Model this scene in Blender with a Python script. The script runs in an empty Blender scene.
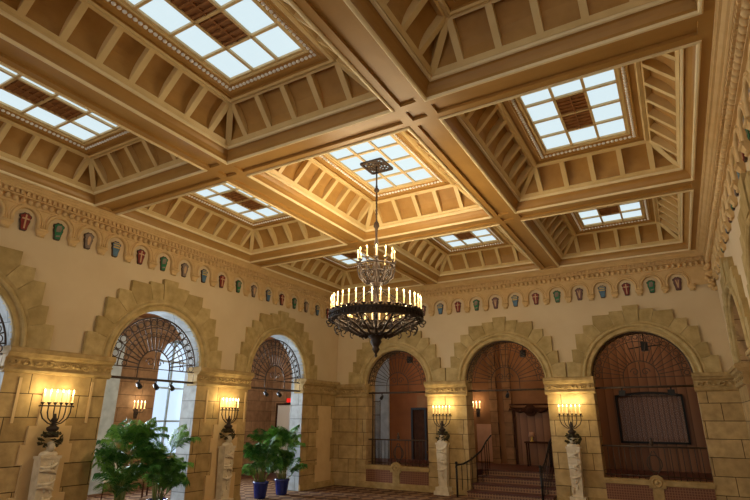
import bpy, math, random
from mathutils import Vector, Matrix
random.seed(7)
sc = bpy.context.scene
COL = sc.collection
PI = math.pi

# ------------------------------------------------------------------ helpers
class MB:
    def __init__(s): s.v=[]; s.f=[]; s.m=[]; s.sm=[]
    def add(s, vs, fs, mi=0, smooth=False):
        o=len(s.v); s.v+= [tuple(v) for v in vs]
        for f in fs:
            s.f.append(tuple(i+o for i in f)); s.m.append(mi); s.sm.append(smooth)
    def quad(s,a,b,c,d,mi=0): s.add([a,b,c,d],[(0,1,2,3)],mi)
    def box(s,x0,x1,y0,y1,z0,z1,mi=0):
        s.add([(x0,y0,z0),(x1,y0,z0),(x1,y1,z0),(x0,y1,z0),(x0,y0,z1),(x1,y0,z1),(x1,y1,z1),(x0,y1,z1)],
              [(0,3,2,1),(4,5,6,7),(0,1,5,4),(1,2,6,5),(2,3,7,6),(3,0,4,7)],mi)
    def hexa(s,p,mi=0):   # 8 points: bottom ring then top ring
        s.add(p,[(0,3,2,1),(4,5,6,7),(0,1,5,4),(1,2,6,5),(2,3,7,6),(3,0,4,7)],mi)
    def tube(s,pts,r,seg=8,mi=0,cap=True,closed=False,smooth=True):
        pts=[Vector(p) for p in pts]; n=len(pts)
        rs=r if isinstance(r,(list,tuple)) else [r]*n
        vs=[];fs=[]; up=None
        for i,p in enumerate(pts):
            a=pts[(i-1)%n] if (closed or i>0) else p
            b=pts[(i+1)%n] if (closed or i<n-1) else p
            t=(b-a)
            if t.length<1e-9: t=Vector((0,0,1))
            t.normalize()
            if up is None:
                up=Vector((0,0,1)) if abs(t.z)<.9 else Vector((1,0,0))
            x=t.cross(up)
            if x.length<1e-4: x=t.cross(Vector((0.3,1,0.2)))
            x.normalize(); y=x.cross(t); up=y
            for k in range(seg):
                an=2*PI*k/seg
                vs.append(p+(x*math.cos(an)+y*math.sin(an))*rs[i])
        m=n if closed else n-1
        for i in range(m):
            j=(i+1)%n
            for k in range(seg):
                l=(k+1)%seg
                fs.append((i*seg+k,i*seg+l,j*seg+l,j*seg+k))
        if cap and not closed:
            fs.append(tuple(range(seg))[::-1]); fs.append(tuple((n-1)*seg+k for k in range(seg)))
        s.add(vs,fs,mi,smooth)
    def lathe(s,prof,cx=0,cy=0,seg=20,mi=0,smooth=True):
        vs=[];fs=[]
        for r,z in prof:
            for k in range(seg):
                a=2*PI*k/seg; vs.append((cx+max(r,1e-4)*math.cos(a),cy+max(r,1e-4)*math.sin(a),z))
        for i in range(len(prof)-1):
            for k in range(seg):
                l=(k+1)%seg; fs.append((i*seg+k,i*seg+l,(i+1)*seg+l,(i+1)*seg+k))
        fs.append(tuple(range(seg))[::-1]); fs.append(tuple((len(prof)-1)*seg+k for k in range(seg)))
        s.add(vs,fs,mi,smooth)
    def ball(s,c,rx,ry=None,rz=None,seg=8,rings=5,mi=0):
        ry=rx if ry is None else ry; rz=rx if rz is None else rz
        vs=[(c[0],c[1],c[2]-rz)];fs=[]
        for i in range(1,rings):
            a=-PI/2+PI*i/rings
            for k in range(seg):
                b=2*PI*k/seg
                vs.append((c[0]+rx*math.cos(a)*math.cos(b),c[1]+ry*math.cos(a)*math.sin(b),c[2]+rz*math.sin(a)))
        vs.append((c[0],c[1],c[2]+rz)); L=len(vs)-1
        for k in range(seg):
            l=(k+1)%seg
            fs.append((0,1+l,1+k)); fs.append((L,L-seg+k,L-seg+l))
            for i in range(rings-2):
                fs.append((1+i*seg+k,1+i*seg+l,1+(i+1)*seg+l,1+(i+1)*seg+k))
        s.add(vs,fs,mi,True)
    def prism(s,poly,d0,d1,fn=lambda u,z,d:(u,d,z),mi=0):   # polygon in (u,z), between depths d0 and d1
        n=len(poly)
        vs=[fn(u,z,d0) for u,z in poly]+[fn(u,z,d1) for u,z in poly]
        fs=[tuple(range(n)),tuple(range(2*n-1,n-1,-1))]+[(i,n+i,n+(i+1)%n,(i+1)%n) for i in range(n)]
        s.add(vs,fs,mi)
    def map(s,fn): s.v=[tuple(fn(*v)) for v in s.v]; return s
    def build(s,name,mats,parent=None,loc=None,rz=0):
        me=bpy.data.meshes.new(name); me.from_pydata(s.v,[],s.f)
        if not isinstance(mats,(list,tuple)): mats=[mats]
        for m in mats: me.materials.append(m)
        me.polygons.foreach_set('material_index',s.m)
        me.polygons.foreach_set('use_smooth',s.sm)
        me.update()
        o=bpy.data.objects.new(name,me); COL.objects.link(o)
        if parent: o.parent=parent
        if loc: o.location=loc
        if rz: o.rotation_euler=(0,0,rz)
        return o
def tag(o,label,cat,group=None):
    o['label']=label; o['category']=cat
    if group: o['group']=group
    return o
def thing(name,label,cat,loc=(0,0,0),rz=0,group=None):
    o=bpy.data.objects.new(name,None); COL.objects.link(o)
    o.empty_display_size=.1; o.location=loc; o.rotation_euler=(0,0,rz)
    return tag(o,label,cat,group)
def struct(o):
    o['kind']='structure'; return o
def copy_tree(o,parent=None):
    c=o.copy(); COL.objects.link(c)
    if parent: c.parent=parent; c.matrix_parent_inverse=o.matrix_parent_inverse
    for ch in list(o.children): copy_tree(ch,c)
    return c
def sub(mesh_obj,parent,loc=(0,0,0),rz=0,scale=None):     # another object sharing a mesh
    c=mesh_obj.copy(); COL.objects.link(c); c.parent=parent; c.location=loc; c.rotation_euler=(0,0,rz)
    if scale: c.scale=scale
    for ch in list(mesh_obj.children):
        k=ch.copy(); COL.objects.link(k); k.parent=c
    return c

# ------------------------------------------------------------------ materials
def srgb(r,g,b):
    f=lambda c:(c/255/12.92) if c/255<=.04045 else ((c/255+.055)/1.055)**2.4
    return (f(r),f(g),f(b),1)
def mat(name,col,rough=.6,metal=0,col2=None,scale=4,bump=0,bscale=20,spec=.4,emit=None,estr=0,detail=4):
    m=bpy.data.materials.new(name); m.use_nodes=True; nt=m.node_tree; N=nt.nodes; L=nt.links
    b=N['Principled BSDF']; b.inputs['Roughness'].default_value=rough; b.inputs['Metallic'].default_value=metal
    b.inputs['Specular IOR Level'].default_value=spec
    b.inputs['Base Color'].default_value=col
    if emit: b.inputs['Emission Color'].default_value=emit; b.inputs['Emission Strength'].default_value=estr
    tc=N.new('ShaderNodeTexCoord')
    if col2:
        n=N.new('ShaderNodeTexNoise'); n.inputs['Scale'].default_value=scale; n.inputs['Detail'].default_value=detail
        L.new(tc.outputs['Object'],n.inputs['Vector'])
        r=N.new('ShaderNodeValToRGB'); r.color_ramp.elements[0].position=.3; r.color_ramp.elements[1].position=.7
        r.color_ramp.elements[0].color=col; r.color_ramp.elements[1].color=col2
        L.new(n.outputs['Fac'],r.inputs['Fac']); L.new(r.outputs['Color'],b.inputs['Base Color'])
    if bump:
        n=N.new('ShaderNodeTexNoise'); n.inputs['Scale'].default_value=bscale; n.inputs['Detail'].default_value=6
        L.new(tc.outputs['Object'],n.inputs['Vector'])
        bp=N.new('ShaderNodeBump'); bp.inputs['Strength'].default_value=bump; bp.inputs['Distance'].default_value=.03
        L.new(n.outputs['Fac'],bp.inputs['Height']); L.new(bp.outputs['Normal'],b.inputs['Normal'])
    return m
def ashlar(name,axis,c1,c2,mortar,bw=.9,bh=.42):
    m=mat(name,c1,.75,spec=.25); nt=m.node_tree; N=nt.nodes; L=nt.links; b=N['Principled BSDF']
    tc=N.new('ShaderNodeTexCoord'); sp=N.new('ShaderNodeSeparateXYZ'); cb=N.new('ShaderNodeCombineXYZ')
    L.new(tc.outputs['Object'],sp.inputs[0])
    if axis=='xy':
        ad=N.new('ShaderNodeMath'); ad.operation='ADD'
        L.new(sp.outputs['X'],ad.inputs[0]); L.new(sp.outputs['Y'],ad.inputs[1]); L.new(ad.outputs[0],cb.inputs['X'])
    else: L.new(sp.outputs[axis],cb.inputs['X'])
    L.new(sp.outputs['Z'],cb.inputs['Y'])
    br=N.new('ShaderNodeTexBrick'); br.inputs['Scale'].default_value=1
    br.inputs['Brick Width'].default_value=bw; br.inputs['Row Height'].default_value=bh
    br.inputs['Mortar Size'].default_value=.009; br.inputs['Mortar Smooth'].default_value=.3
    br.inputs['Color1'].default_value=c1; br.inputs['Color2'].default_value=c2; br.inputs['Mortar'].default_value=mortar
    br.offset=.45; br.squash=1.3; br.squash_frequency=3
    L.new(cb.outputs[0],br.inputs['Vector'])
    n=N.new('ShaderNodeTexNoise'); n.inputs['Scale'].default_value=5; n.inputs['Detail'].default_value=8
    L.new(tc.outputs['Object'],n.inputs['Vector'])
    mx=N.new('ShaderNodeMix'); mx.data_type='RGBA'; mx.blend_type='MULTIPLY'; mx.inputs[0].default_value=.55
    rr=N.new('ShaderNodeValToRGB'); rr.color_ramp.elements[0].position=.3; rr.color_ramp.elements[1].position=.65
    rr.color_ramp.elements[0].color=(.5,.45,.38,1); rr.color_ramp.elements[1].color=(1.1,1.08,1.05,1)
    L.new(n.outputs['Fac'],rr.inputs['Fac']); L.new(br.outputs['Color'],mx.inputs[6]); L.new(rr.outputs['Color'],mx.inputs[7])
    L.new(mx.outputs[2],b.inputs['Base Color'])
    bp=N.new('ShaderNodeBump'); bp.inputs['Strength'].default_value=.7; bp.inputs['Distance'].default_value=.02
    ma=N.new('ShaderNodeMath'); ma.operation='MULTIPLY_ADD'; ma.inputs[1].default_value=-1.0
    L.new(br.outputs['Fac'],ma.inputs[0]); L.new(n.outputs['Fac'],ma.inputs[2]); L.new(ma.outputs[0],bp.inputs['Height'])
    L.new(bp.outputs['Normal'],b.inputs['Normal'])
    return m
M={}
M['plaster']=mat('plaster',srgb(212,192,156),.8,col2=srgb(205,183,146),scale=1.5,bump=.08,bscale=8,spec=.2)
M['frieze']=mat('frieze_plaster',srgb(214,182,130),.65,col2=srgb(202,168,114),scale=5,bump=.04,bscale=30,spec=.25)
M['wood_light']=mat('ceiling_tan',srgb(222,196,142),.42,col2=srgb(210,182,126),scale=3,bump=.06,bscale=25,spec=.4)
M['edge']=mat('ceiling_edge_highlight',srgb(240,222,178),.4,col2=srgb(230,210,164),scale=4,spec=.5)  # edge highlights painted as a lighter tone on the beads
M['wood_mid']=mat('ceiling_brown',srgb(178,136,74),.40,col2=srgb(166,124,64),scale=2,bump=.06,bscale=25,spec=.4)
M['wood_deep']=mat('ceiling_coffer_brown',srgb(180,138,76),.55,col2=srgb(160,118,60),scale=3,bump=.1,bscale=12,spec=.3)
M['stone_y']=ashlar('stone_blocks_side','Y',srgb(192,164,114),srgb(170,142,94),srgb(84,66,42))
M['stone_x']=ashlar('stone_blocks_end','X',srgb(192,164,114),srgb(170,142,94),srgb(84,66,42))
M['stone_r']=ashlar('stone_blocks_reveal','xy',srgb(190,162,120),srgb(176,148,108),srgb(116,92,62))
M['reveal_daylit']=ashlar('pale_daylit_reveal_stone','xy',srgb(178,184,188),srgb(162,168,172),srgb(118,122,124))  # cool daylight tint put into the pale stone colour
M['stone']=mat('carved_stone',srgb(186,158,108),.75,col2=srgb(152,126,80),scale=6,bump=.3,bscale=25,spec=.2)
M['vous']=[mat('voussoir_stone_%d'%i,srgb(*c),.8,col2=srgb(*d),scale=5,bump=.3,bscale=22,spec=.2) for i,(c,d) in enumerate([((188,164,114),(158,136,86)),((178,154,104),(150,128,80)),((196,172,122),(166,144,94))])]
M['cream']=mat('cream_plaster',srgb(214,184,136),.8,col2=srgb(204,172,124),scale=3,spec=.2)
M['marble']=mat('white_carved_stone',srgb(226,212,184),.55,col2=srgb(200,182,150),scale=7,bump=.35,bscale=18,spec=.35)
M['iron']=mat('dark_iron',srgb(62,50,42),.6,.3,col2=srgb(84,66,52),scale=20,spec=.4)
M['bronze']=mat('bronze_iron',srgb(40,29,22),.55,.3,col2=srgb(60,43,30),scale=14,spec=.5)
M['leafiron']=mat('dark_green_leaf_iron',srgb(44,44,26),.6,.2,col2=srgb(80,68,38),scale=16)
M['candle']=mat('candle_ivory',srgb(246,214,150),.5,emit=srgb(255,206,130),estr=.4)
M['flame']=mat('flame',srgb(255,240,200),.5,emit=srgb(255,222,150),estr=7)
M['flame2']=mat('sconce_flame',srgb(255,240,200),.5,emit=srgb(255,232,178),estr=6)
M['glass']=mat('skylight_glass',srgb(60,70,74),.4,emit=srgb(220,240,247),estr=.86)
M['muntin']=mat('skylight_bar',srgb(222,196,146),.5,col2=srgb(206,178,128),scale=8)
M['vent']=mat('vent_wood',srgb(158,108,64),.6,col2=srgb(130,84,46),scale=10)
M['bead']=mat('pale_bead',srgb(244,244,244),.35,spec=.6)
M['daylight']=mat('window_daylight',srgb(60,70,80),.3,emit=srgb(206,230,255),estr=.95)
M['winframe']=mat('window_frame_paint',srgb(150,160,160),.5)
M['daylit_stone']=mat('pale_daylit_stone',srgb(190,204,216),.6,col2=srgb(160,174,188),scale=4,bump=.1)  # pale stone with the bluish cast of daylight in its colour
M['red_plaster']=mat('orange_plaster',srgb(148,92,54),.8,col2=srgb(132,80,46),scale=2,spec=.2)
M['brown_plaster']=mat('brown_plaster',srgb(146,102,66),.8,col2=srgb(128,86,54),scale=2,spec=.2)
M['pink']=mat('pink_plaster',srgb(196,150,122),.8,col2=srgb(184,138,108),scale=3)
M['darkwood']=mat('dark_wood',srgb(72,42,26),.8,col2=srgb(52,30,18),scale=6,spec=.1)
M['black']=mat('black_metal',srgb(26,22,20),.5,.3)
M['tile_red']=mat('red_brown_tile',srgb(92,46,32),.45,col2=srgb(72,34,24),scale=5,spec=.4)
M['pot']=mat('cobalt_glaze',srgb(26,44,118),.18,col2=srgb(18,30,86),scale=5,spec=.7)
M['soil']=mat('potting_soil',srgb(50,36,24),.9,bump=.5)
M['cane']=mat('palm_cane',srgb(112,124,58),.5,col2=srgb(136,132,74),scale=10)
M['frond']=mat('palm_leaf',srgb(80,134,58),.45,col2=srgb(120,166,78),scale=7,spec=.15)
M['frond2']=mat('palm_leaf_dark',srgb(44,92,42),.45,col2=srgb(68,118,54),scale=7,spec=.15)
M['white']=mat('white_paint',srgb(226,226,222),.5)
M['red_exit']=mat('red_sign',srgb(190,30,26),.4,emit=srgb(230,40,34),estr=.8)
M['redfab']=mat('red_brown_fabric',srgb(128,54,34),.8)
M['s_red']=mat('shield_red',srgb(138,44,34),.5,col2=srgb(112,34,28),scale=12)
M['s_green']=mat('shield_green',srgb(36,122,78),.5,col2=srgb(26,92,60),scale=12)
M['s_grey']=mat('shield_grey',srgb(140,124,110),.55,col2=srgb(116,100,88),scale=12)
M['s_blue']=mat('shield_blue',srgb(86,122,146),.5,col2=srgb(66,98,124),scale=12)
M['s_dark']=mat('shield_rim',srgb(70,50,38),.5)
M['s_gold']=mat('shield_gold',srgb(206,172,84),.4,.3)
M['s_pale']=mat('shield_pale',srgb(196,160,120),.5)
M['s_lilac']=mat('shield_violet_brown',srgb(122,84,80),.5,col2=srgb(100,66,62),scale=12)

def wood_planks(name,axis,c1,c2,w):
    m=mat(name,c1,.5,spec=.35); nt=m.node_tree; N=nt.nodes; L=nt.links; b=N['Principled BSDF']
    tc=N.new('ShaderNodeTexCoord'); wv=N.new('ShaderNodeTexWave'); wv.bands_direction=axis; wv.wave_profile='SAW'
    wv.inputs['Scale'].default_value=w; wv.inputs['Distortion'].default_value=.15; wv.inputs['Detail'].default_value=2
    L.new(tc.outputs['Object'],wv.inputs['Vector'])
    r=N.new('ShaderNodeValToRGB'); e=r.color_ramp.elements
    e[0].position=0; e[0].color=(c2[0]*.35,c2[1]*.35,c2[2]*.35,1); e[1].position=.14; e[1].color=c1
    x=r.color_ramp.elements.new(1); x.color=c2
    L.new(wv.outputs['Fac'],r.inputs['Fac']); L.new(r.outputs['Color'],b.inputs['Base Color'])
    bp=N.new('ShaderNodeBump'); bp.inputs['Strength'].default_value=.5; bp.inputs['Distance'].default_value=.02
    L.new(wv.outputs['Fac'],bp.inputs['Height']); L.new(bp.outputs['Normal'],b.inputs['Normal'])
    return m
M['brown_stone']=ashlar('corridor_stone','X',srgb(150,110,74),srgb(134,96,62),srgb(84,58,38),.5,.4)
M['planks']=wood_planks('wall_planks','X',srgb(140,96,62),srgb(118,76,48),1.2)
M['slats']=wood_planks('slat_wood','X',srgb(126,84,56),srgb(96,60,40),2.2)
def carpet():
    m=mat('patterned_carpet',srgb(120,84,60),.95,spec=.1); nt=m.node_tree; N=nt.nodes; L=nt.links; b=N['Principled BSDF']
    tc=N.new('ShaderNodeTexCoord'); mp=N.new('ShaderNodeMapping'); mp.inputs['Rotation'].default_value=(0,0,PI/4)
    L.new(tc.outputs['Object'],mp.inputs['Vector'])
    ck=N.new('ShaderNodeTexChecker'); ck.inputs['Scale'].default_value=3.2
    ck.inputs['Color1'].default_value=srgb(136,108,80); ck.inputs['Color2'].default_value=srgb(92,66,52)
    vo=N.new('ShaderNodeTexVoronoi'); vo.inputs['Scale'].default_value=4.5
    L.new(mp.outputs[0],ck.inputs['Vector']); L.new(mp.outputs[0],vo.inputs['Vector'])
    r=N.new('ShaderNodeValToRGB'); r.color_ramp.elements[0].position=.25; r.color_ramp.elements[1].position=.34
    r.color_ramp.elements[0].color=srgb(168,128,84); r.color_ramp.elements[1].color=(1,1,1,1)
    L.new(vo.outputs['Distance'],r.inputs['Fac'])
    mx=N.new('ShaderNodeMix'); mx.data_type='RGBA'; mx.blend_type='MULTIPLY'; mx.inputs[0].default_value=.8
    L.new(ck.outputs['Color'],mx.inputs[6]); L.new(r.outputs['Color'],mx.inputs[7]); L.new(mx.outputs[2],b.inputs['Base Color'])
    return m
M['carpet']=carpet()
def lattice(name,axis,c1,c2,sc_):
    m=mat(name,c1,.6); nt=m.node_tree; N=nt.nodes; L=nt.links; b=N['Principled BSDF']
    tc=N.new('ShaderNodeTexCoord'); br=N.new('ShaderNodeTexBrick'); sp=N.new('ShaderNodeSeparateXYZ'); cb=N.new('ShaderNodeCombineXYZ')
    L.new(tc.outputs['Object'],sp.inputs[0]); L.new(sp.outputs[axis],cb.inputs['X']); L.new(sp.outputs['Z'],cb.inputs['Y'])
    L.new(cb.outputs[0],br.inputs['Vector']); br.offset=0; br.inputs['Scale'].default_value=1
    br.inputs['Brick Width'].default_value=sc_; br.inputs['Row Height'].default_value=sc_; br.inputs['Mortar Size'].default_value=sc_*.16
    br.inputs['Color1'].default_value=c1; br.inputs['Color2'].default_value=c1; br.inputs['Mortar'].default_value=c2
    L.new(br.outputs['Color'],b.inputs['Base Color']); return m
M['mosaic']=lattice('mosaic_tile','X',srgb(104,62,44),srgb(140,96,66),.06)
M['riser']=lattice('riser_tile','X',srgb(96,60,42),srgb(150,112,78),.082)

# ------------------------------------------------------------------ room numbers (metres, camera at x=0,y=0)
XL,XR,YB,H=-10.5,1.33,15.59,6.4
YN=-3.6
SP,SPL,ARR=3.2,3.33,1.22            # springing height and arch radius
def fL(u,z,d): return (XL+d,u,z)
def fB(u,z,d): return (u,YB-d,z)
def fR(u,z,d): return (XR-d,u,z)

def wall_arches(fn,u0,u1,z1,arches,th,mi_stone=0,mi_pl=1,mi_rev=2,band=3.2,seg=28):
    """arches: (uc,r,sill); front at d=0, back at d=-th"""
    mb=MB()
    def q(a,b,c,d_,mi): mb.quad(*(fn(*p) for p in (a,b,c,d_)),mi=mi)
    for d in (0,-th):
        cuts=[u0]+[x for a in arches for x in (a[0]-a[1],a[0]+a[1])]+[u1]
        for i in range(0,len(cuts),2):
            q((cuts[i],0,d),(cuts[i+1],0,d),(cuts[i+1],band,d),(cuts[i],band,d),mi_stone)
            q((cuts[i],band,d),(cuts[i+1],band,d),(cuts[i+1],z1,d),(cuts[i],z1,d),mi_pl)
        for uc,r,sill in arches:
            for k in range(seg):
                a,b=PI-PI*k/seg,PI-PI*(k+1)/seg
                ua,ub=uc+r*math.cos(a),uc+r*math.cos(b)
                q((ua,band+r*math.sin(a),d),(ub,band+r*math.sin(b),d),(ub,z1,d),(ua,z1,d),mi_pl)
            if sill>0: q((uc-r,0,d),(uc+r,0,d),(uc+r,sill,d),(uc-r,sill,d),mi_stone)
    for uc,r,sill in arches:
        for s in (-1,1): q((uc+s*r,sill,0),(uc+s*r,sill,-th),(uc+s*r,band,-th),(uc+s*r,band,0),mi_rev)
        for k in range(seg):
            a,b=PI*k/seg,PI*(k+1)/seg
            q((uc+r*math.cos(a),band+r*math.sin(a),0),(uc+r*math.cos(a),band+r*math.sin(a),-th),
              (uc+r*math.cos(b),band+r*math.sin(b),-th),(uc+r*math.cos(b),band+r*math.sin(b),0),mi_rev)
        if sill>0: q((uc-r,sill,0),(uc+r,sill,0),(uc+r,sill,-th),(uc-r,sill,-th),mi_stone)
    return mb
AL=[(-0.6,ARR,0),(3.62,ARR,0),(8.05,ARR,0),(12.38,1.26,0)]
AB=[(-8.13,1.14,.62),(-4.46,1.22,0),(-.77,1.22,.62)]
AR=[(3.68,ARR,0),(8.17,ARR,0),(12.57,1.24,0)]
TH=.6
struct(wall_arches(fL,YN,YB+TH,H+.9,AL,.48,band=SPL).build('wall_left',[M['stone_y'],M['plaster'],M['reveal_daylit']]))
struct(wall_arches(fB,XL,XR,H+.9,AB,TH).build('wall_back',[M['stone_x'],M['plaster'],M['stone_r']]))
struct(wall_arches(fR,YN,YB+TH,H+.9,AR,TH,band=SPL).build('wall_right',[M['stone_y'],M['plaster'],M['stone_r']]))
mb=MB(); mb.box(-15.4,5.2,YN,YB+.02,-.2,0); struct(mb.build('floor',M['carpet']))

# ---- arch surrounds: archivolt mouldings and stepped voussoirs
trim_n=[0]
def trim(o_mb,mats,name=None):
    trim_n[0]+=1
    return struct(o_mb.build('trim_%d'%trim_n[0],mats))
STAIR_N=[(1.82,0),(1.65,.47),(1.51,.81),(1.28,1.24),(1.0,1.47),(.55,1.72),(.2,1.80)]
STAIR_C=[(1.82,.47),(1.65,.81),(1.51,1.24),(1.28,1.47),(1.0,1.72),(.55,1.80)]
def surround(fn,uc,r,SP,k=1.0):
    mb=MB(); R0=r+.26; n=6; cnt=0
    for sd in (1,-1):
        for i in range(n):
            N0,N1,C=STAIR_N[i],STAIR_N[i+1],STAIR_C[i]
            a1,a2=math.atan2(N0[1],N0[0])+.004,math.atan2(N1[1],N1[0])-.004
            arc=[(R0*math.cos(a1+(a2-a1)*q/4),R0*math.sin(a1+(a2-a1)*q/4)) for q in range(5)]
            poly=arc[::-1]+[(N0[0]*k,N0[1]*k),(C[0]*k,C[1]*k),(N1[0]*k+.006,N1[1]*k)]
            cnt+=1
            mb.prism([(uc+sd*x,SP+z) for x,z in poly],-.05,.09,fn,cnt*2%3)
    a1=math.atan2(1.8,.2)
    arc=[(R0*math.cos(a1+(PI-2*a1)*q/4),R0*math.sin(a1+(PI-2*a1)*q/4)) for q in range(5)]
    mb.prism([(uc+x,SP+z) for x,z in arc[::-1]+[(.2*k,1.93*k),(-.2*k,1.93*k)]],-.05,.11,fn,0)
    # archivolt profile (radius offset, depth)
    prof=[(0,-.05),(0,.05),(.02,.075),(.05,.075),(.06,.05),(.12,.055),(.13,.10),(.155,.125),(.19,.125),(.21,.10),(.22,.075),(.275,.10),(.275,-.05)]
    seg=40
    for k in range(seg):
        a,b=PI*k/seg,PI*(k+1)/seg
        for (p,q) in zip(prof[:-1],prof[1:]):
            mb.quad(*(fn(uc+(r+e)*math.cos(t),SP+(r+e)*math.sin(t),d) for t,(e,d) in ((a,p),(b,p),(b,q),(a,q))),mi=2)
    return trim(mb,M['vous'])
for uc,r,_ in AL: surround(fL,uc,r,SPL,1.03)
for uc,r,_ in AB: surround(fB,uc,r,SP)
for uc,r,_ in AR: surround(fR,uc,r,SPL,1.04)

# ---- impost bands (carved frieze between mouldings), broken by the arches
def impost(fn0,u0,u1,e0,e1,carve=True,proj=1.0,dz=0):
    mb=MB()
    fn=lambda u,z,d:fn0(u,z+dz,d)
    prof=[(0,2.80),(.05,2.82),(.07,2.86),(.05,2.90),(.035,2.92),(.035,3.06),(.06,3.08),(.10,3.10),(.12,3.15),(.15,3.16),(.15,3.23),(.12,3.26),(0,3.27)]
    prof=[(d*proj,z) for d,z in prof]
    a,b=u0-(.05 if e0 else 0),u1+(.05 if e1 else 0)
    for p,q in zip(prof[:-1],prof[1:]):
        mb.quad(fn(a,p[1],p[0]),fn(b,p[1],p[0]),fn(b,q[1],q[0]),fn(a,q[1],q[0]))
    for u,e in ((a,e0),(b,e1)):
        mb.add([fn(u,z,d) for d,z in prof],[tuple(range(len(prof)))])
        if e:      # return of the moulding into the reveal
            s=1 if u==b else -1
            ui=u1 if u==b else u0
            for p,q in zip(prof[:-1],prof[1:]):
                mb.quad(fn(u,p[1],p[0]),fn(ui+s*p[0]*.33,p[1],-.35),fn(ui+s*q[0]*.33,q[1],-.35),fn(u,q[1],q[0]))
    if carve:
        n=max(1,int((b-a)/.21)); st=(b-a)/n
        for i in range(n):
            uc=a+st*(i+.5); s=1 if i%2 else -1; d=.04*proj
            pts=[]
            for k in range(15):
                t=k/14; an=s*(-.5+t*6.6); rr=.085*(1-.75*t)
                pts.append(fn(uc+rr*math.cos(an)*1.15,2.99+s*.0+rr*math.sin(an)*.85,d+.02*t))
            mb.tube(pts,[.02*(1-.5*k/14) for k in range(15)],6)
            mb.ball(fn(uc+.09,2.99-s*.03,d+.01),*( (.025,.05,.022) if fn0 is not fB else (.05,.025,.022)),seg=6,rings=4)
            mb.ball(fn(uc-.02,2.99,d+.02),.03,seg=6,rings=4)
    return trim(mb,M['stone'])
def imposts(fn,u0,u1,arches,**k):
    cuts=[u0]+[x for a in arches for x in (a[0]-a[1],a[0]+a[1])]+[u1]
    for i in range(0,len(cuts),2): impost(fn,cuts[i],cuts[i+1],i>0,i<len(cuts)-2,**k)
imposts(fL,YN,YB,AL,dz=.08); imposts(fB,XL,XR,AB); imposts(fR,YN,YB,AR,dz=.05)

# ---- stone base course and low string moulding at the far left corner
def base_course(fn,u0,u1):
    mb=MB()
    for z0,z1,d in ((0,.14,.05),(.14,.18,.03)): mb.prism([(u0,z0),(u1,z0),(u1,z1),(u0,z1)],0,d,fn)
    return mb
n=0
for fn,nm,cuts in ((fL,'left',[YN]+[x for a in AL for x in (a[0]-a[1],a[0]+a[1])]+[YB]),
                   (fB,'back',[XL,-5.68,-3.24,XR]),(fR,'right',[YN]+[x for a in AR for x in (a[0]-a[1],a[0]+a[1])]+[YB])):
    mb=MB()
    for i in range(0,len(cuts),2):
        t=base_course(fn,cuts[i],cuts[i+1]); mb.add(t.v,t.f)
    struct(mb.build('baseboard_'+nm,M['stone']))
mb=MB()
mb.prism([(XL,.70),(-9.27,.70),(-9.27,.78),(XL,.78)],0,.04,fB)
mb.prism([(13.9,.70),(14.5,.70),(14.5,.78),(13.9,.78)],0,.04,fL)
trim(mb,M['stone'])
# corner pilaster of stone on the back wall next to the left corner
mb=MB(); mb.box(XL+.002,-9.62,YB-.09,YB,0,2.8); trim(mb,M['stone_x'])
# cream plaster panel with stepped stone edges, on the left wall by the corner
mb=MB()
poly=[(a-.16,z) for a,z in [(14.62,.14),(15.5,.14),(15.5,.75),(15.42,.75),(15.42,1.5),(15.5,1.5),(15.5,2.1),(15.42,2.1),(15.42,2.52),(14.66,2.52),(14.66,2.2),(14.72,2.2),(14.72,1.75),(14.62,1.75),(14.62,1.2),(14.7,1.2),(14.7,.8),(14.62,.8)]]
mb.prism(poly,0,.012,fL); trim(mb,M['cream'])
# stepped cream slabs behind the two left statues
for uc in (5.83,10.34):
    mb=MB()
    half=[(.50,0),(.50,.75),(.38,.75),(.38,1.28),(.47,1.28),(.47,1.62),(.40,1.62),(.40,1.95),(.26,1.95),(.26,2.62)]
    mb.prism([(uc+a,z) for a,z in half]+[(uc-a,z) for a,z in half[::-1]],0,.05,fL); trim(mb,M['cream'])
# shallow stone frame round the lamps on the left piers
for uc in (5.83,10.34):
    mb=MB(); mb.prism([(uc-.72,2.0),(uc-.67,2.0),(uc-.67,2.8),(uc-.72,2.8)],0,.02,fL); mb.prism([(uc+.67,2.0),(uc+.72,2.0),(uc+.72,2.8),(uc+.67,2.8)],0,.02,fL)
    trim(mb,M['cream'])
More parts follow.
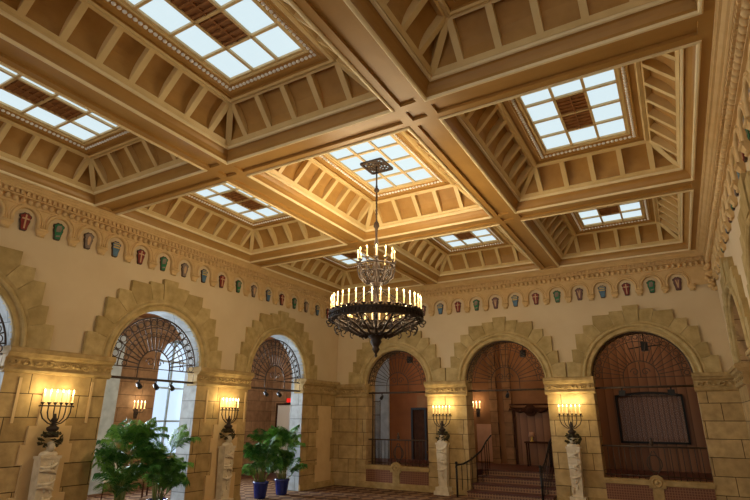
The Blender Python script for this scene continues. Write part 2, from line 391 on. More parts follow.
# ------------------------------------------------------------------ frieze of little arches + cornice
PIT={'L':.652,'B':.626,'R':.652}
def arcade(fn,centres,p,u0,u1,dz):
    mb=MB(); D=.055; a=.215; zs=5.62+dz; zt=6.0; zb=5.47+dz; S=14
    def q(*ps,mi=0): mb.quad(*(fn(*x) for x in ps),mi=mi)
    lo,hi=centres[0]-p/2,centres[-1]+p/2
    if lo>u0: q((u0,zb,D),(lo,zb,D),(lo,zt,D),(u0,zt,D))
    if hi<u1: q((hi,zb,D),(u1,zb,D),(u1,zt,D),(hi,zt,D))
    for c in centres:
        for s in (-1,1):
            q((c+s*a,zb,D),(c+s*p/2,zb,D),(c+s*p/2,zs,D),(c+s*a,zs,D))
            q((c+s*a,zs,D),(c+s*p/2,zs,D),(c+s*p/2,zt,D),(c+s*a,zt,D)) if False else None
            q((c+s*a,zb,D),(c+s*a,zs,D),(c+s*a,zs,0),(c+s*a,zb,0))
        # face above the springing, from the arch out to the bay outline
        for k in range(S):
            t0,t1=PI*k/S,PI*(k+1)/S
            def outp(t):
                x,z=math.cos(t),math.sin(t)
                m=min((p/2)/max(abs(x),1e-6),(zt-zs)/max(z,1e-6)); return (c+x*m,zs+z*m,D)
            A,B=(c+a*math.cos(t0),zs+a*math.sin(t0),D),(c+a*math.cos(t1),zs+a*math.sin(t1),D)
            q(A,outp(t0),outp(t1),B)
            q(A,B,(B[0],B[1],0),(A[0],A[1],0))
        for s in (-1,1):    # corner wedge
            m=(zt-zs); t=math.atan2(zt-zs,p/2)
            k=int(t/(PI/S)); 
            t0,t1=PI*k/S,PI*(k+1)/S
            P0=(p/2, math.tan(t0)*p/2); P1=((zt-zs)/math.tan(t1), zt-zs)
            mb.add([fn(c+s*P0[0],zs+P0[1],D),fn(c+s*p/2,zt,D),fn(c+s*P1[0],zt,D)],[(0,1,2)])
        # roll mouldings round the arch
        for rr,w,dd in ((a+.03,.034,D-.004),(a+.085,.016,D)):
            pts=[fn(c+rr,zb+.0,dd)]+[fn(c+rr*math.cos(PI*k/18),zs+rr*math.sin(PI*k/18),dd) for k in range(19)]+[fn(c-rr,zb,dd)]
            mb.tube(pts,w,6)
    for i in range(len(centres)+1):      # corbels with curled ends
        u=centres[0]-p/2+i*p; w=(p/2-a)
        D2=.10; top=[fn(u-w,zb,0),fn(u+w,zb,0),fn(u+w,zb,D2),fn(u-w,zb,D2)]
        bot=[fn(u-w*.55,zb-.1,0),fn(u+w*.55,zb-.1,0),fn(u+w*.55,zb-.1,D2*.45),fn(u-w*.55,zb-.1,D2*.45)]
        mb.hexa(bot+top)
        mb.tube([fn(u-w*.95,zb+.01,D2-.01),fn(u+w*.95,zb+.01,D2-.01)],.028,8)
        mb.tube([fn(u-w*.6,zb-.1,D2*.4),fn(u+w*.6,zb-.1,D2*.4)],.03,8)
    return mb
CL=[4.58+.642*k for k in range(-4,17)]
CB=[-6.42+PIT['B']*k for k in range(-6,12)]
CR=[4.65+PIT['L']*k for k in range(-2,16)]
for fn,cs,p,a,b,dz in ((fL,CL,.642,YN,YB,.14),(fB,CB,.626,XL,XR,.04),(fR,CR,.652,YN,YB,.08)):
    trim(arcade(fn,cs,p,a,b,dz),M['frieze'])
def cornice(fn0,u0,u1,g=1.0):
    fn=lambda u,z,d:fn0(u,z,d*g)
    mb=MB()
    prof=[(0,6.0),(.10,6.0),(.10,6.025),(.08,6.03),(.08,6.15),(.14,6.155),(.14,6.175),(.12,6.18),(.12,6.265),(.18,6.27),(.20,6.285),(.20,6.30),(.23,6.31),(.26,6.335),(.27,6.345),(.30,6.35),(.30,6.37),(.32,6.38),(.32,6.41)]
    for p,q in zip(prof[:-1],prof[1:]): mb.quad(fn(u0,p[1],p[0]),fn(u1,p[1],p[0]),fn(u1,q[1],q[0]),fn(u0,q[1],q[0]))
    n=int((u1-u0)/.135)
    for i in range(n):
        u=u0+(u1-u0)*(i+.5)/n
        mb.ball(fn(u,6.09,.105),*((.05,.06,.06) if fn0 is fB else (.06,.05,.06)),seg=8,rings=6)
    n=int((u1-u0)/.10)
    for i in range(n):
        u=u0+(u1-u0)*(i+.5)/n
        mb.prism([(u-.027,6.185),(u+.027,6.185),(u+.027,6.262),(u-.027,6.262)],.115,.17,fn)
    return trim(mb,M['frieze'])
cornice(fL,YN,YB,.85); cornice(fB,XL,XR); cornice(fR,YN,YB)
# carved bosses in the two far corners of the frieze
for x,s in ((XR,-1),(XL,1)):
    mb=MB(); random.seed(3)
    for k in range(26):
        z=5.35+.6*random.random(); d=.06+.12*(z-5.35)/.6*random.random()
        u=.42*random.random()*(z-5.2)/.75
        if k%2: c=(x+s*u,YB-d,z)
        else: c=(x+s*d,YB-u,z)
        mb.ball(c,.05+.03*random.random(),.05+.03*random.random(),.06,seg=7,rings=5)
    trim(mb,M['frieze'])

# ---- painted shields in the frieze
def shield(kind):
    mb=MB()
    out=[(-.09,.20),(-.05,.235),(0,.225),(.05,.235),(.09,.20),(.15,.17),(.15,.12),(.12,.09),(.135,.03),(.10,-.08),(.085,-.2),(.06,-.225),(-.06,-.225),(-.085,-.2),(-.10,-.08),(-.135,.03),(-.12,.09),(-.15,.12),(-.15,.17)]
    f=lambda u,z,d:(u*.72,-d*.6-.003,z*.80)
    mb.prism(out,0,.05,f,0)
    mb.prism([(u*.84,z*.88) for u,z in out],.05,.068,f,1)
    P=lambda pts:mb.prism(pts,.068,.082,f,2)
    R=lambda x0,x1,z0,z1:P([(x0,z0),(x1,z0),(x1,z1),(x0,z1)])
    if kind=='red': R(-.018,.018,-.17,.18); R(-.09,.09,.06,.095)
    elif kind=='green': P([(-.07,-.02),(.05,.0),(.075,.1),(.05,.17),(-.05,.15),(-.08,.08)]); P([(-.05,-.16),(.05,-.13),(.06,-.09),(-.05,-.11)])
    elif kind=='grey': P([(-.05,.02),(-.02,.12),(.03,.13),(.06,.05),(.03,-.1),(-.02,-.12)])
    elif kind=='violet': P([(-.06,.12),(-.03,.14),(0,0),(.03,.14),(.06,.12),(.015,-.14),(-.015,-.14)])
    elif kind=='blue': R(-.10,.10,.03,.065); R(-.10,.10,.1,.13); R(-.1,.1,.165,.18)
    ms={'red':('s_dark','s_red','s_pale'),'green':('s_dark','s_green','s_grey'),'grey':('s_dark','s_grey','s_pale'),'violet':('s_dark','s_lilac','s_pale'),'blue':('s_dark','s_blue','s_gold')}[kind]
    return mb.build('painted_shield',[M[k] for k in ms])
DESC={'red':'deep red shield with a pale cross','green':'green shield with a grey emblem','grey':'plain grey-brown shield','violet':'violet-brown shield with a pale V','blue':'slate-blue shield with gold bands'}
ORD=['last','second','third','fourth','fifth','sixth','seventh','eighth']
proto={}
def put_shields(centres,kinds,wall,rz,pos,end,rev):
    tot={}
    seq=list(zip(centres,kinds))
    if rev: seq=seq[::-1]
    cnt={}
    for c,k in seq:
        i=cnt.get(k,0); cnt[k]=i+1
        if k not in proto: o=proto[k]=shield(k)
        else: o=proto[k].copy(); COL.objects.link(o)
        o.location=pos(c); o.rotation_euler=(0,0,rz)
        w='first' if i==0 else ORD[i] if i<8 else 'ninth'
        tag(o,'%s, %s frieze, %s such from %s'%(DESC[k],wall,w,end),'shield','painted shields in the %s frieze'%wall)
cyc=['red','green','grey','blue']
kl=[cyc[k%4] for k in range(-4,17)]
sel=[(c,k) for c,k in zip(CL,kl) if c>3.9]
put_shields([c for c,k in sel],[k for c,k in sel],'left wall',PI/2,lambda c:(XL+.004,c,5.70),'far corner',True)
kb=[['blue','red','green','violet'][k%4] for k in range(-6,12)]
put_shields(CB,kb,'back wall',0,lambda c:(c,YB-.004,5.60),'right corner',True)
kr=[['blue','grey','green','red'][k%4] for k in range(0,18)]
sel=[(c,k) for c,k in zip(CR,kr) if c>6.4]
put_shields([c for c,k in sel],[k for c,k in sel],'right wall',-PI/2,lambda c:(XR-.004,c,5.66),'far corner',True)

# ------------------------------------------------------------------ ceiling
HX,HY=1.675,2.11
CXS=[-8.513,-4.652,-.791]; CYS=[-1.14,3.595,8.33,13.065]
xs=[XL]+[v for c in CXS for v in (c-HX,c+HX)]+[XR]
ys=[YN]+[v for c in CYS for v in (c-HY,c+HY)]+[YB]
mb=MB()
def rec(x0,x1,y0,y1,mx0,mx1,my0,my1,up=.045):
    a=[(x0,y0),(x1,y0),(x1,y1),(x0,y1)]; b=[(x0+mx0,y0+my0),(x1-mx1,y0+my0),(x1-mx1,y1-my1),(x0+mx0,y1-my1)]
    for i in range(4):
        j=(i+1)%4
        mb.quad((*a[i],H),(*a[j],H),(*b[j],H),(*b[i],H)); mb.quad((*b[i],H),(*b[j],H),(*b[j],H+up),(*b[i],H+up))
    mb.quad(*((*p,H+up) for p in b))
nx,ny=len(xs)-1,len(ys)-1
for i in range(nx):
    for j in range(ny):
        ox,oy=i%2==1,j%2==1
        if ox and oy: continue
        x0,x1,y0,y1=xs[i],xs[i+1],ys[j],ys[j+1]
        ex,ey=i in(0,nx-1),j in(0,ny-1)
        if (ex and not ox) or (ey and not oy): mb.quad((x0,y0,H),(x1,y0,H),(x1,y1,H),(x0,y1,H))
        elif not ox and not oy: rec(x0,x1,y0,y1,.13,.13,.13,.13)
        elif ox: rec(x0,x1,y0,y1,.03,.03,.13,.13)
        else: rec(x0,x1,y0,y1,.13,.13,.03,.03)
struct(mb.build('ceiling',M['wood_mid']))
mb=MB(); mb.box(XL-.7,XR+.7,YN,YB+.7,H+1.5,H+1.6); struct(mb.build('roof_slab',M['vent']))

def loft(mb,rects,mis):
    for (a,b,mi) in zip(rects[:-1],rects[1:],mis):
        for i in range(4):
            sg=[(-1,-1),(1,-1),(1,1),(-1,1)]; j=(i+1)%4
            mb.quad((sg[i][0]*a[0],sg[i][1]*a[1],a[2]),(sg[j][0]*a[0],sg[j][1]*a[1],a[2]),(sg[j][0]*b[0],sg[j][1]*b[1],b[2]),(sg[i][0]*b[0],sg[i][1]*b[1],b[2]),mi)
B1=(1.50,1.935,6.62); T1=(1.05,1.485,7.10)
def coffer_mesh():
    mb=MB()     # 0 mid, 1 light, 2 deep, 3 bead
    # soffit edge bead, cavetto, upper bead
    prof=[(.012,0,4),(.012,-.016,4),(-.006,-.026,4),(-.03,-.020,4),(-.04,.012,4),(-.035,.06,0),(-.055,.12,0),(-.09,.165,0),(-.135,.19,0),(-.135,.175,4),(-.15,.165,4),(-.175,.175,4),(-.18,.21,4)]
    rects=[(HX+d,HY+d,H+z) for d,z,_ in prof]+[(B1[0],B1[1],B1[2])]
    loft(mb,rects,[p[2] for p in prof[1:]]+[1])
    dep=.12; sn,cs=math.sin(math.atan2(.48,.45)),math.cos(math.atan2(.48,.45))
    e,u=dep*sn,dep*cs
    Bb=(B1[0]+e,B1[1]+e,B1[2]+u); Tb=(T1[0]+e,T1[1]+e,T1[2]+u)
    loft(mb,[B1,Bb,Tb,T1],[1,2,2])
    def lv(t,nn): return (B1[0]-t*cs-nn*sn,B1[1]-t*cs-nn*sn,B1[2]+t*sn-nn*cs)
    loft(mb,[lv(.06,-.012),lv(.12,-.05),lv(.20,-.085),lv(.30,-.112),lv(.38,-dep+.002)],[2]*4)
    Ls=math.hypot(.45,.48)
    for side in range(4):
        if side%2==0: hb,ht,off=B1[0],T1[0],B1[1]; n=4
        else: hb,ht,off=B1[1],T1[1],B1[0]; n=6
        sgn=1 if side<2 else -1
        def P(s,t,nn):    # along edge, up the slope, out of the slope (towards the room)
            o=off-t*cs-nn*sn*1.0; z=B1[2]+t*sn-nn*cs
            return (s,sgn*o,z) if side%2==0 else (sgn*o,s,z)
        def bar(s0,s1,t0,t1,n0=-dep,n1=0.0,tap=0):
            mb.hexa([P(s0,t0,n0),P(s1,t0,n0),P(s1,t1,n0),P(s0,t1,n0),P(s0+tap,t0+tap,n1),P(s1-tap,t0+tap,n1),P(s1-tap,t1-tap,n1),P(s0+tap,t1-tap,n1)],1)
        rw=.045
        bar(-hb,hb,0,.075); bar(-ht-.03,ht+.03,Ls-.06,Ls)
        for i in range(n+1):
            s=-ht+2*ht*i/n
            bar(s-rw,s+rw,.07,Ls-.05,-dep,.004)
        # extra moulding strip along the bottom rail
        bar(-hb,hb,0,.022,-.01,.018)
        bar(-ht,ht,Ls-.025,Ls,-.01,.02)
    for sx in (-1,1):      # hip ribs
        for sy in (-1,1):
            a=Vector((sx*B1[0],sy*B1[1],B1[2])); b=Vector((sx*T1[0],sy*T1[1],T1[2]))
            w=Vector((-sy*sx*sx*0.032*sx*sx,0,0)); w=Vector((sx*.035,-sy*.035,0))
            up=Vector((sx*.08,sy*.08,.12)); dn=Vector((-sx*.008,-sy*.008,-.012))
            mb.hexa([a-w+up,a+w+up,b+w+up,b-w+up,a-w+dn,a+w+dn,b+w+dn,b-w+dn],1)
    # upper rim
    loft(mb,[T1,(1.05,1.485,7.07),(1.01,1.445,7.06),(.985,1.42,7.08),(.985,1.42,7.12),(.90,1.335,7.125),(.885,1.32,7.10),(.79,1.20,7.15),(.775,1.185,7.14),(.75,1.16,7.14),(.745,1.155,7.20),(.73,1.14,7.20)],[1,1,1,0,0,1,0,1,1,1,0])
    for hx,hy in ((.835,1.255),):
        nxb,nyb=22,32
        for sg in (-1,1):
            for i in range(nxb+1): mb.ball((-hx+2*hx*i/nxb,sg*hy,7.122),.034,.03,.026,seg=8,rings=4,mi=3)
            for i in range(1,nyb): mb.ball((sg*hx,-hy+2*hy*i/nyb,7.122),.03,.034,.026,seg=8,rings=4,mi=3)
    return mb
def skylight(loc,first,kind):
    fr,pn,vt=first
    a=fr.copy() if fr.get('used') else fr
    return a
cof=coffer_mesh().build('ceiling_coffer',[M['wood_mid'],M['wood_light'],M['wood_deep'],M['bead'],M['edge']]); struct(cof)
mb=MB(); GX,GY=.73,1.14
bw=.022
for i in range(4):
    x=-GX+2*GX*i/3; mb.box(x-bw,x+bw,-GY,GY,7.165,7.215)
for j in range(5):
    y=-GY+2*GY*j/4; mb.box(-GX,GX,y-bw,y+bw,7.165,7.215)
skf=mb.build('window_frame',M['muntin'])
mb=MB(); mb.box(-GX,GX,-GY,GY,7.205,7.225); skg=mb.build('pane',M['glass'])
mb=MB()
x0,x1=-GX/3+bw,GX/3-bw
for j in (-1,0):
    y0,y1=j*GY/2+bw,(j+1)*GY/2-bw
    mb.box(x0,x1,y0,y1,7.19,7.203)
    for k in range(5): 
        y=y0+(y1-y0)*(k+.5)/5; mb.box(x0,x1,y-.018,y+.018,7.17,7.195)
    mb.box(-.012,.012,y0,y1,7.166,7.2)
skv=mb.build('wood_vent',M['vent'])
wn=0; used=False
for iy,cy in enumerate(CYS):
    for cx in CXS:
        if used:
            c=cof.copy(); COL.objects.link(c)
        else: c=cof
        c.location=(cx,cy,0)
        wn+=1
        if used:
            w=skf.copy(); COL.objects.link(w); g=skg.copy(); COL.objects.link(g)
        else: w,g=skf,skg
        w.name='window_%d'%wn; struct(w); w.location=(cx,cy,0); g.parent=w
        if not (cy==8.33 and cx==-4.652):
            if used: v=skv.copy(); COL.objects.link(v)
            else: v=skv
            v.parent=w
        used=True

# ------------------------------------------------------------------ loggia beyond the left arches, corridor beyond the back arches, room beyond the right
XO=-15.2
def fO(u,z,d): return (XO+d,u,z)
WO=[(4.2,.75,.9),(8.2,.75,.9),(12.45,.75,.9)]
# (outer wall: windows spring at 4.0)
_sp=SP
def outer_wall():
    mb=MB(); bandz=4.0; z1=5.3; th=.45; seg=20
    def q(*p,mi=0): mb.quad(*(fO(*x) for x in p),mi=mi)
    for d in (0,-th):
        cuts=[YN]+[x for a in WO for x in (a[0]-a[1],a[0]+a[1])]+[18.2]
        for i in range(0,len(cuts),2): q((cuts[i],0,d),(cuts[i+1],0,d),(cuts[i+1],z1,d),(cuts[i],z1,d))
        for uc,r,sill in WO:
            q((uc-r,0,d),(uc+r,0,d),(uc+r,sill,d),(uc-r,sill,d))
            for k in range(seg):
                a,b=PI-PI*k/seg,PI-PI*(k+1)/seg
                q((uc+r*math.cos(a),bandz+r*math.sin(a),d),(uc+r*math.cos(b),bandz+r*math.sin(b),d),(uc+r*math.cos(b),z1,d),(uc+r*math.cos(a),z1,d))
    for uc,r,sill in WO:
        for s in (-1,1): q((uc+s*r,sill,0),(uc+s*r,sill,-th),(uc+s*r,bandz,-th),(uc+s*r,bandz,0),mi=1)
        q((uc-r,sill,0),(uc+r,sill,0),(uc+r,sill,-th),(uc-r,sill,-th),mi=1)
        for k in range(seg):
            a,b=PI*k/seg,PI*(k+1)/seg
            q(*((uc+r*math.cos(t),bandz+r*math.sin(t),d) for t,d in ((a,0),(a,-th),(b,-th),(b,0))),mi=1)
    return mb
M['stone_dark']=ashlar('loggia_stone','Y',srgb(160,128,98),srgb(144,112,84),srgb(94,72,54),.8,.4)
struct(outer_wall().build('wall_outer',[M['stone_dark'],M['daylit_stone']]))
for i,(uc,r,sill) in enumerate(WO):
    mb=MB(); d0,d1=-.30,-.24; z=4.0
    for s in (-1,0,1): mb.prism([(uc+s*(r-.03)-.03,sill),(uc+s*(r-.03)+.03,sill),(uc+s*(r-.03)+.03,z if s else z+r),(uc+s*(r-.03)-.03,z if s else z+r)],d0,d1,fO)
    for zz in (sill+.03,2.0,3.1,z): mb.prism([(uc-r,zz-.03),(uc+r,zz-.03),(uc+r,zz+.03),(uc-r,zz+.03)],d0,d1,fO)
    mb.tube([fO(uc+(r-.03)*math.cos(PI*k/20),z+(r-.03)*math.sin(PI*k/20),-.27) for k in range(21)],.035,6)
    wn+=1
    w=struct(mb.build('window_%d'%wn,M['winframe']))
    mb=MB(); mb.prism([(uc-r,sill),(uc+r,sill)]+[(uc+r*math.cos(PI*k/20),z+r*math.sin(PI*k/20)) for k in range(21)],-.33,-.31,fO)
    mb.build('pane',M['daylight'],w)
# pale pilaster strips on the outer wall, coloured as if daylit
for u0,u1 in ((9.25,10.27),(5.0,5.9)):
    mb=MB(); mb.prism([(u0,0),(u1,0),(u1,4.6),(u0,4.6)],0,.1,fO); trim(mb,M['daylit_stone'])
mb=MB(); mb.box(XO,-11.26,YN,18.2,5.3,5.4); struct(mb.build('ceiling_loggia',M['brown_plaster']))
mb=MB(); mb.box(-15.4,-11.26,YB+.02,18.2,-.2,0); struct(mb.build('floor_loggia',M['tile_red']))
# loggia end wall with white door
mb=MB(); mb.box(-15.6,-11.9,17.6,17.8,0,5.3); struct(mb.build('wall_loggia_end',ashlar('end_stone','X',srgb(160,128,98),srgb(144,112,84),srgb(94,72,54),.8,.4)))
mb=MB(); mb.box(-14.79,-13.77,17.54,17.598,0,2.65)
d=struct(mb.build('door_1',M['white']))
mb=MB()
for x0,x1 in ((-14.86,-14.79),(-13.77,-13.70)): mb.box(x0,x1,17.5,17.598,0,2.72)
mb.box(-14.79,-13.77,17.5,17.598,2.65,2.72); mb.build('door_frame',M['darkwood'],d)
mb=MB(); mb.ball((-13.88,17.5,1.05),.035); mb.box(-13.9,-13.86,17.5,17.545,1.03,1.07); mb.build('door_handle',M['black'],d)
# corridor behind the back wall
CF=.64; YC=19.0
mb=MB(); mb.box(-11.9,5.2,YB+TH+.9,YC,.0,CF); mb.box(-11.9,-5.72,YB+TH,YB+TH+.9,0,CF); mb.box(-3.2,5.2,YB+TH,YB+TH+.9,0,CF)
struct(mb.build('floor_corridor',M['tile_red']))
for nm,x0,x1,m in (('wall_corridor_orange',-12.0,-7.2,'red_plaster'),('wall_corridor_brown',-7.2,-3.4,'brown_plaster'),('wall_corridor_planks',-3.4,5.2,'planks')):
    mb=MB(); mb.box(x0,x1,YC,YC+.2,0,5.6); struct(mb.build(nm,M[m]))
mb=MB(); mb.box(-12.1,-11.9,YB+TH,YC,0,5.6); mb.box(5.2,5.4,YN,YC+.2,0,5.6); struct(mb.build('wall_corridor_ends',M['brown_plaster']))
mb=MB(); mb.box(-12.1,5.4,YB+TH,YC+.2,5.6,5.7); struct(mb.build('ceiling_corridor',M['brown_plaster']))
mb=MB(); mb.box(XR+TH,5.4,YN,YB+TH,5.6,5.7); struct(mb.build('ceiling_side',M['brown_plaster']))
mb=MB(); mb.box(3.6,3.7,YN,YB+TH,0,5.6); struct(mb.build('wall_side_room',M['red_plaster']))
# pale pilasters on the corridor wall
for x0,x1,m in ((-11.4,-10.2,'daylit_stone'),(-6.0,-5.72,'brown_stone'),(-5.5,-5.2,'brown_stone')):
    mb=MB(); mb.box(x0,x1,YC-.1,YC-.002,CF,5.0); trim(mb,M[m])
mb=MB(); mb.box(-6.56,-6.02,YC-.03,YC-.002,CF+.05,1.95); trim(mb,M['pink'])
mb=MB(); mb.box(-8.95,-8.3,YC-.02,YC-.001,CF,3.0); trim(mb,M['brown_plaster'])
# dark doorway seen through the first arch
mb=MB(); mb.box(-9.12,-8.62,YC-.06,YC-.021,CF,2.46); d=struct(mb.build('door_2',M['darkwood']))
mb=MB()
for x0,x1 in ((-9.2,-9.12),(-8.62,-8.54)): mb.box(x0,x1,YC-.1,YC-.021,CF,2.54)
mb.box(-9.12,-8.62,YC-.1,YC-.021,2.46,2.54); mb.build('door_frame',M['black'],d)
# door frame with panel behind the second arch
mb=MB(); mb.box(-5.1,-3.72,YC-.05,YC-.001,CF,2.44); d=struct(mb.build('door_3',M['planks']))
mb=MB()
for x0,x1 in ((-5.18,-5.1),(-3.72,-3.64)): mb.box(x0,x1,YC-.1,YC-.001,CF,2.52)
mb.box(-5.1,-3.72,YC-.1,YC-.001,2.44,2.52); mb.build('door_frame',M['darkwood'],d)
# big dark framed opening with vertical slats behind the third arch
mb=MB()
def fC(u,z,dd): return (u,YC-dd,z)
wx0,wx1,z0,z1=-1.79,.14,1.42,2.88
top=[(wx0+(wx1-wx0)*k/10,z1+.1*math.sin(PI*k/10)) for k in range(11)]
inn=[(x if 0<i<10 else x+(.06 if i==0 else -.06),z-.07) for i,(x,z) in enumerate(top)]
for i in range(10): mb.prism([inn[i],inn[i+1],top[i+1],top[i]],0.001,.1,fC)
mb.prism([(wx0,z0),(wx0+.06,z0),(wx0+.06,z1),(wx0,z1)],.001,.1,fC); mb.prism([(wx1-.06,z0),(wx1,z0),(wx1,z1),(wx1-.06,z1)],.001,.1,fC); mb.prism([(wx0,z0),(wx1,z0),(wx1,z0+.06),(wx0,z0+.06)],.001,.1,fC)
wn+=1
w=struct(mb.build('window_%d'%wn,M['black']))
mb=MB(); n=13
for i in range(n):
    a=wx0+.06+(wx1-wx0-.12)*i/n; b=wx0+.06+(wx1-wx0-.12)*(i+1)/n
    mb.prism([(a+.008,z0+.06),(b-.008,z0+.06),(b-.008,z1-.02),(a+.008,z1-.02)],.005,.03,fC)
mb.build('slat_shutter',M['slats'],w)
mb=MB(); mb.prism([(wx0+.05,z0+.05),(wx1-.05,z0+.05),(wx1-.05,z1),(wx0+.05,z1)],.045,.05,fC)
gl=bpy.data.materials.new('clear_glass'); gl.use_nodes=True; gn=gl.node_tree; gn.nodes.clear()
_o=gn.nodes.new('ShaderNodeOutputMaterial'); _m=gn.nodes.new('ShaderNodeMixShader'); _t=gn.nodes.new('ShaderNodeBsdfTransparent'); _g=gn.nodes.new('ShaderNodeBsdfGlossy')
_g.inputs['Roughness'].default_value=.04; _m.inputs[0].default_value=.006
gn.links.new(_t.outputs[0],_m.inputs[1]); gn.links.new(_g.outputs[0],_m.inputs[2]); gn.links.new(_m.outputs[0],_o.inputs['Surface'])
mb.build('pane',gl,w)

# low walls (stone rails, mosaic panels) in arches one and three
for uc,r,_ in (AB[0],AB[2]):
    mb=MB()
    mb.prism([(uc-r-.01,.56),(uc+r+.01,.56),(uc+r+.01,.68),(uc-r-.01,.68)],-.3,.05,fB)
    mb.prism([(uc-r-.01,0),(uc+r+.01,0),(uc+r+.01,.17),(uc-r-.01,.17)],0,.06,fB)
    mb.prism([(uc-.12,.17),(uc+.12,.17),(uc+.12,.6),(uc-.12,.6)],0,.04,fB)
    mb.prism([(uc+.19*math.cos(PI*k/8),.6+.2*math.sin(PI*k/8)) for k in range(9)]+[(uc-.19,.5),(uc+.19,.5)],-.02,.075,fB)
    mb.tube([fB(uc+.1*math.cos(2*PI*k/16),.63+.1*math.sin(2*PI*k/16),.08) for k in range(16)],.02,6,closed=True)
    mb.ball(fB(uc,.63,.07),.05,.03,.05)
    trim(mb,M['stone'])
    mb=MB()
    for s in (-1,1):
        a,b=(uc-r+.02,uc-.13) if s<0 else (uc+.13,uc+r-.02)
        mb.prism([(a,.18),(b,.18),(b,.55),(a,.55)],0,.02,fB)
    trim(mb,M['mosaic'])
# stairs in the middle arch
mb=MB(); r0=CF/4
for i in range(4):
    y=YB-.35+i*.46
    mb.box(-5.66,-3.26,y,YB+TH+.9,r0*i,r0*(i+1)-.035,0); mb.box(-5.66,-3.26,y-.025,YB+TH+.9,r0*(i+1)-.035,r0*(i+1),1)
struct(mb.build('floor_stairs',[M['riser'],M['tile_red']]))

# ------------------------------------------------------------------ iron lunette grilles, bars with spotlights
GR='iron fan grilles in the arch heads'
def lunette(fn,uc,r,d,label,scroll,wall):
    o=thing('iron_lunette',label,'iron grille',fn(uc,2.95,d),0,GR)
    ox,oy,oz=fn(uc,2.95,d)
    loc=lambda u,z,dd=0:tuple(a-b for a,b in zip(fn(uc+u,z,d+dd),(ox,oy,oz)))
    def P(name,build,m='iron'):
        mb=MB(); build(mb); return mb.build(name,M[m],o)
    arc=lambda rr,n=40,z0=SP:[loc(rr*math.cos(PI*k/n),z0+rr*math.sin(PI*k/n)) for k in range(n+1)]
    R=r-.02; t=.014 if scroll else .010
    P('outer_hoop',lambda mb:mb.tube([loc(R,2.95)]+arc(R)+[loc(-R,2.95)],.02,6))
    P('middle_hoop',lambda mb:[mb.tube(arc(R*.80),t,5),mb.tube(arc(R*.36),t*1.3,5)])
    def spk(mb):
        n=19
        for k in range(1,n): 
            a=PI*k/n; mb.tube([loc(R*.36*math.cos(a),SP+R*.36*math.sin(a)),loc(R*math.cos(a),SP+R*math.sin(a))],t,5)
        for s in (-1,1): mb.tube([loc(R*.36*s,SP),loc(R*s,SP)],t,5)
        for s in (-1,1): mb.tube([loc(R*.36*s,SP),loc(R*.36*s,2.95)],t,5)
    P('spokes',spk)
    def sc1(mb):
        n=19
        for k in range(n):
            a=PI*(k+.5)/n
            rings=((.90,.075),(.66,.06)) if scroll else ((.90,.06),)
            for f,q in rings:
                cu,cz=R*f*math.cos(a),SP+R*f*math.sin(a)
                mb.tube([loc(cu+q*math.cos(2*PI*j/12),cz+q*math.sin(2*PI*j/12)) for j in range(12)],.011,4,closed=True)
    P('ring_scrolls',sc1)
    def sc2(mb):
        for s in (-1,1):
            pts=[]
            for j in range(24):
                a=j/23*7.5; q=.11*(1-j/28)
                pts.append(loc(s*(.13+q*math.cos(a)*1.0),SP+.14+q*math.sin(a)))
            mb.tube(pts,.012,5)
        mb.tube([loc(0,SP),loc(0,SP+R*.34)],.012,5)
        mb.tube([loc(-R*.36,SP),loc(R*.36,SP)],.010,5)
    P('heart_scrolls',sc2)
    P('transom_bar',lambda mb:mb.tube([loc(-r,2.95),loc(r,2.95)],.028,8))
    return o
for (uc,r,_),w in zip(AL[1:],('beside the nearest candelabrum, cut by the photo edge','over the pair of palms by the bright window','over the palms nearest the far corner')):
    lunette(fL,uc,r,-.12,'iron fan grille in left wall arch %s'%w,True,'L')
for (uc,r,_),w in zip(AB,('above the low wall nearest the left corner','above the stairs','above the dark slatted window')):
    lunette(fB,uc,r,-.12,'iron fan grille in back wall arch %s'%w,False,'B')
lunette(fR,AR[2][0],AR[2][1],-.2,'iron fan grille in the right wall arch by the corner',False,'R')

def spotlight(loc,label,grp,rz):
    o=thing('spotlight',label,'spotlight',loc,rz,grp); o.scale=(.72,.72,.72)
    mb=MB(); mb.box(-.02,.02,-.02,.02,-.06,.0); mb.tube([(0,0,-.05),(0,0,-.11)],.012,6); mb.build('bracket',M['black'],o)
    mb=MB(); 
    a=Vector((0,.07,-.1)); b=Vector((0,-.1,-.24)); mb.tube([a,a.lerp(b,.2),a.lerp(b,.21),b],[.05,.055,.065,.075],12); mb.build('housing',M['black'],o)
    return o
G1='spotlights hung on the arch bars'
for y,w in ((7.7,'nearest the camera of the trio'),(8.15,'middle one of the trio'),(8.6,'farthest of the trio')):
    spotlight((XL-.12,y,2.93),'small black spotlight on the bar over the big palms, '+w,G1,PI/2)
for y,w in ((12.0,'left one'),(12.6,'right one')):
    spotlight((XL-.12,y,2.93),'small black spotlight on the bar over the corner palms, '+w,G1,PI/2)
spotlight((-8.72,YB+.12,2.93),'small black spotlight on the bar of the back wall arch with the doorway',G1,0)
spotlight((-4.41,YB+.12,2.93),'small black spotlight on the bar above the stairs',G1,0)
def floodlight(loc,label,rods):
    o=thing('floodlight',label,'floodlight',loc,0,'floodlights in the arch heads'); o.scale=(.72 if not rods else .85,)*3
    mb=MB(); mb.box(-.1,.1,-.12,.12,-.14,.14); mb.build('housing',M['black'],o)
    mb=MB(); mb.tube([(0,0,.12),(0,.05,.42)],.018,6); mb.build('hanger',M['black'],o)
    if rods:
        mb=MB(); mb.tube([(-.48,.02,-.05),(-.1,0,0)],.018,6); mb.tube([(.1,0,0),(.5,.02,.03)],.02,6); mb.build('side_rod',M['black'],o)
    return o
floodlight((-7.73,YB+.3,4.02),'black floodlight in the head of the arch by the doorway',False)
floodlight((-3.9,YB+.3,4.02),'black floodlight in the head of the arch above the stairs',False)
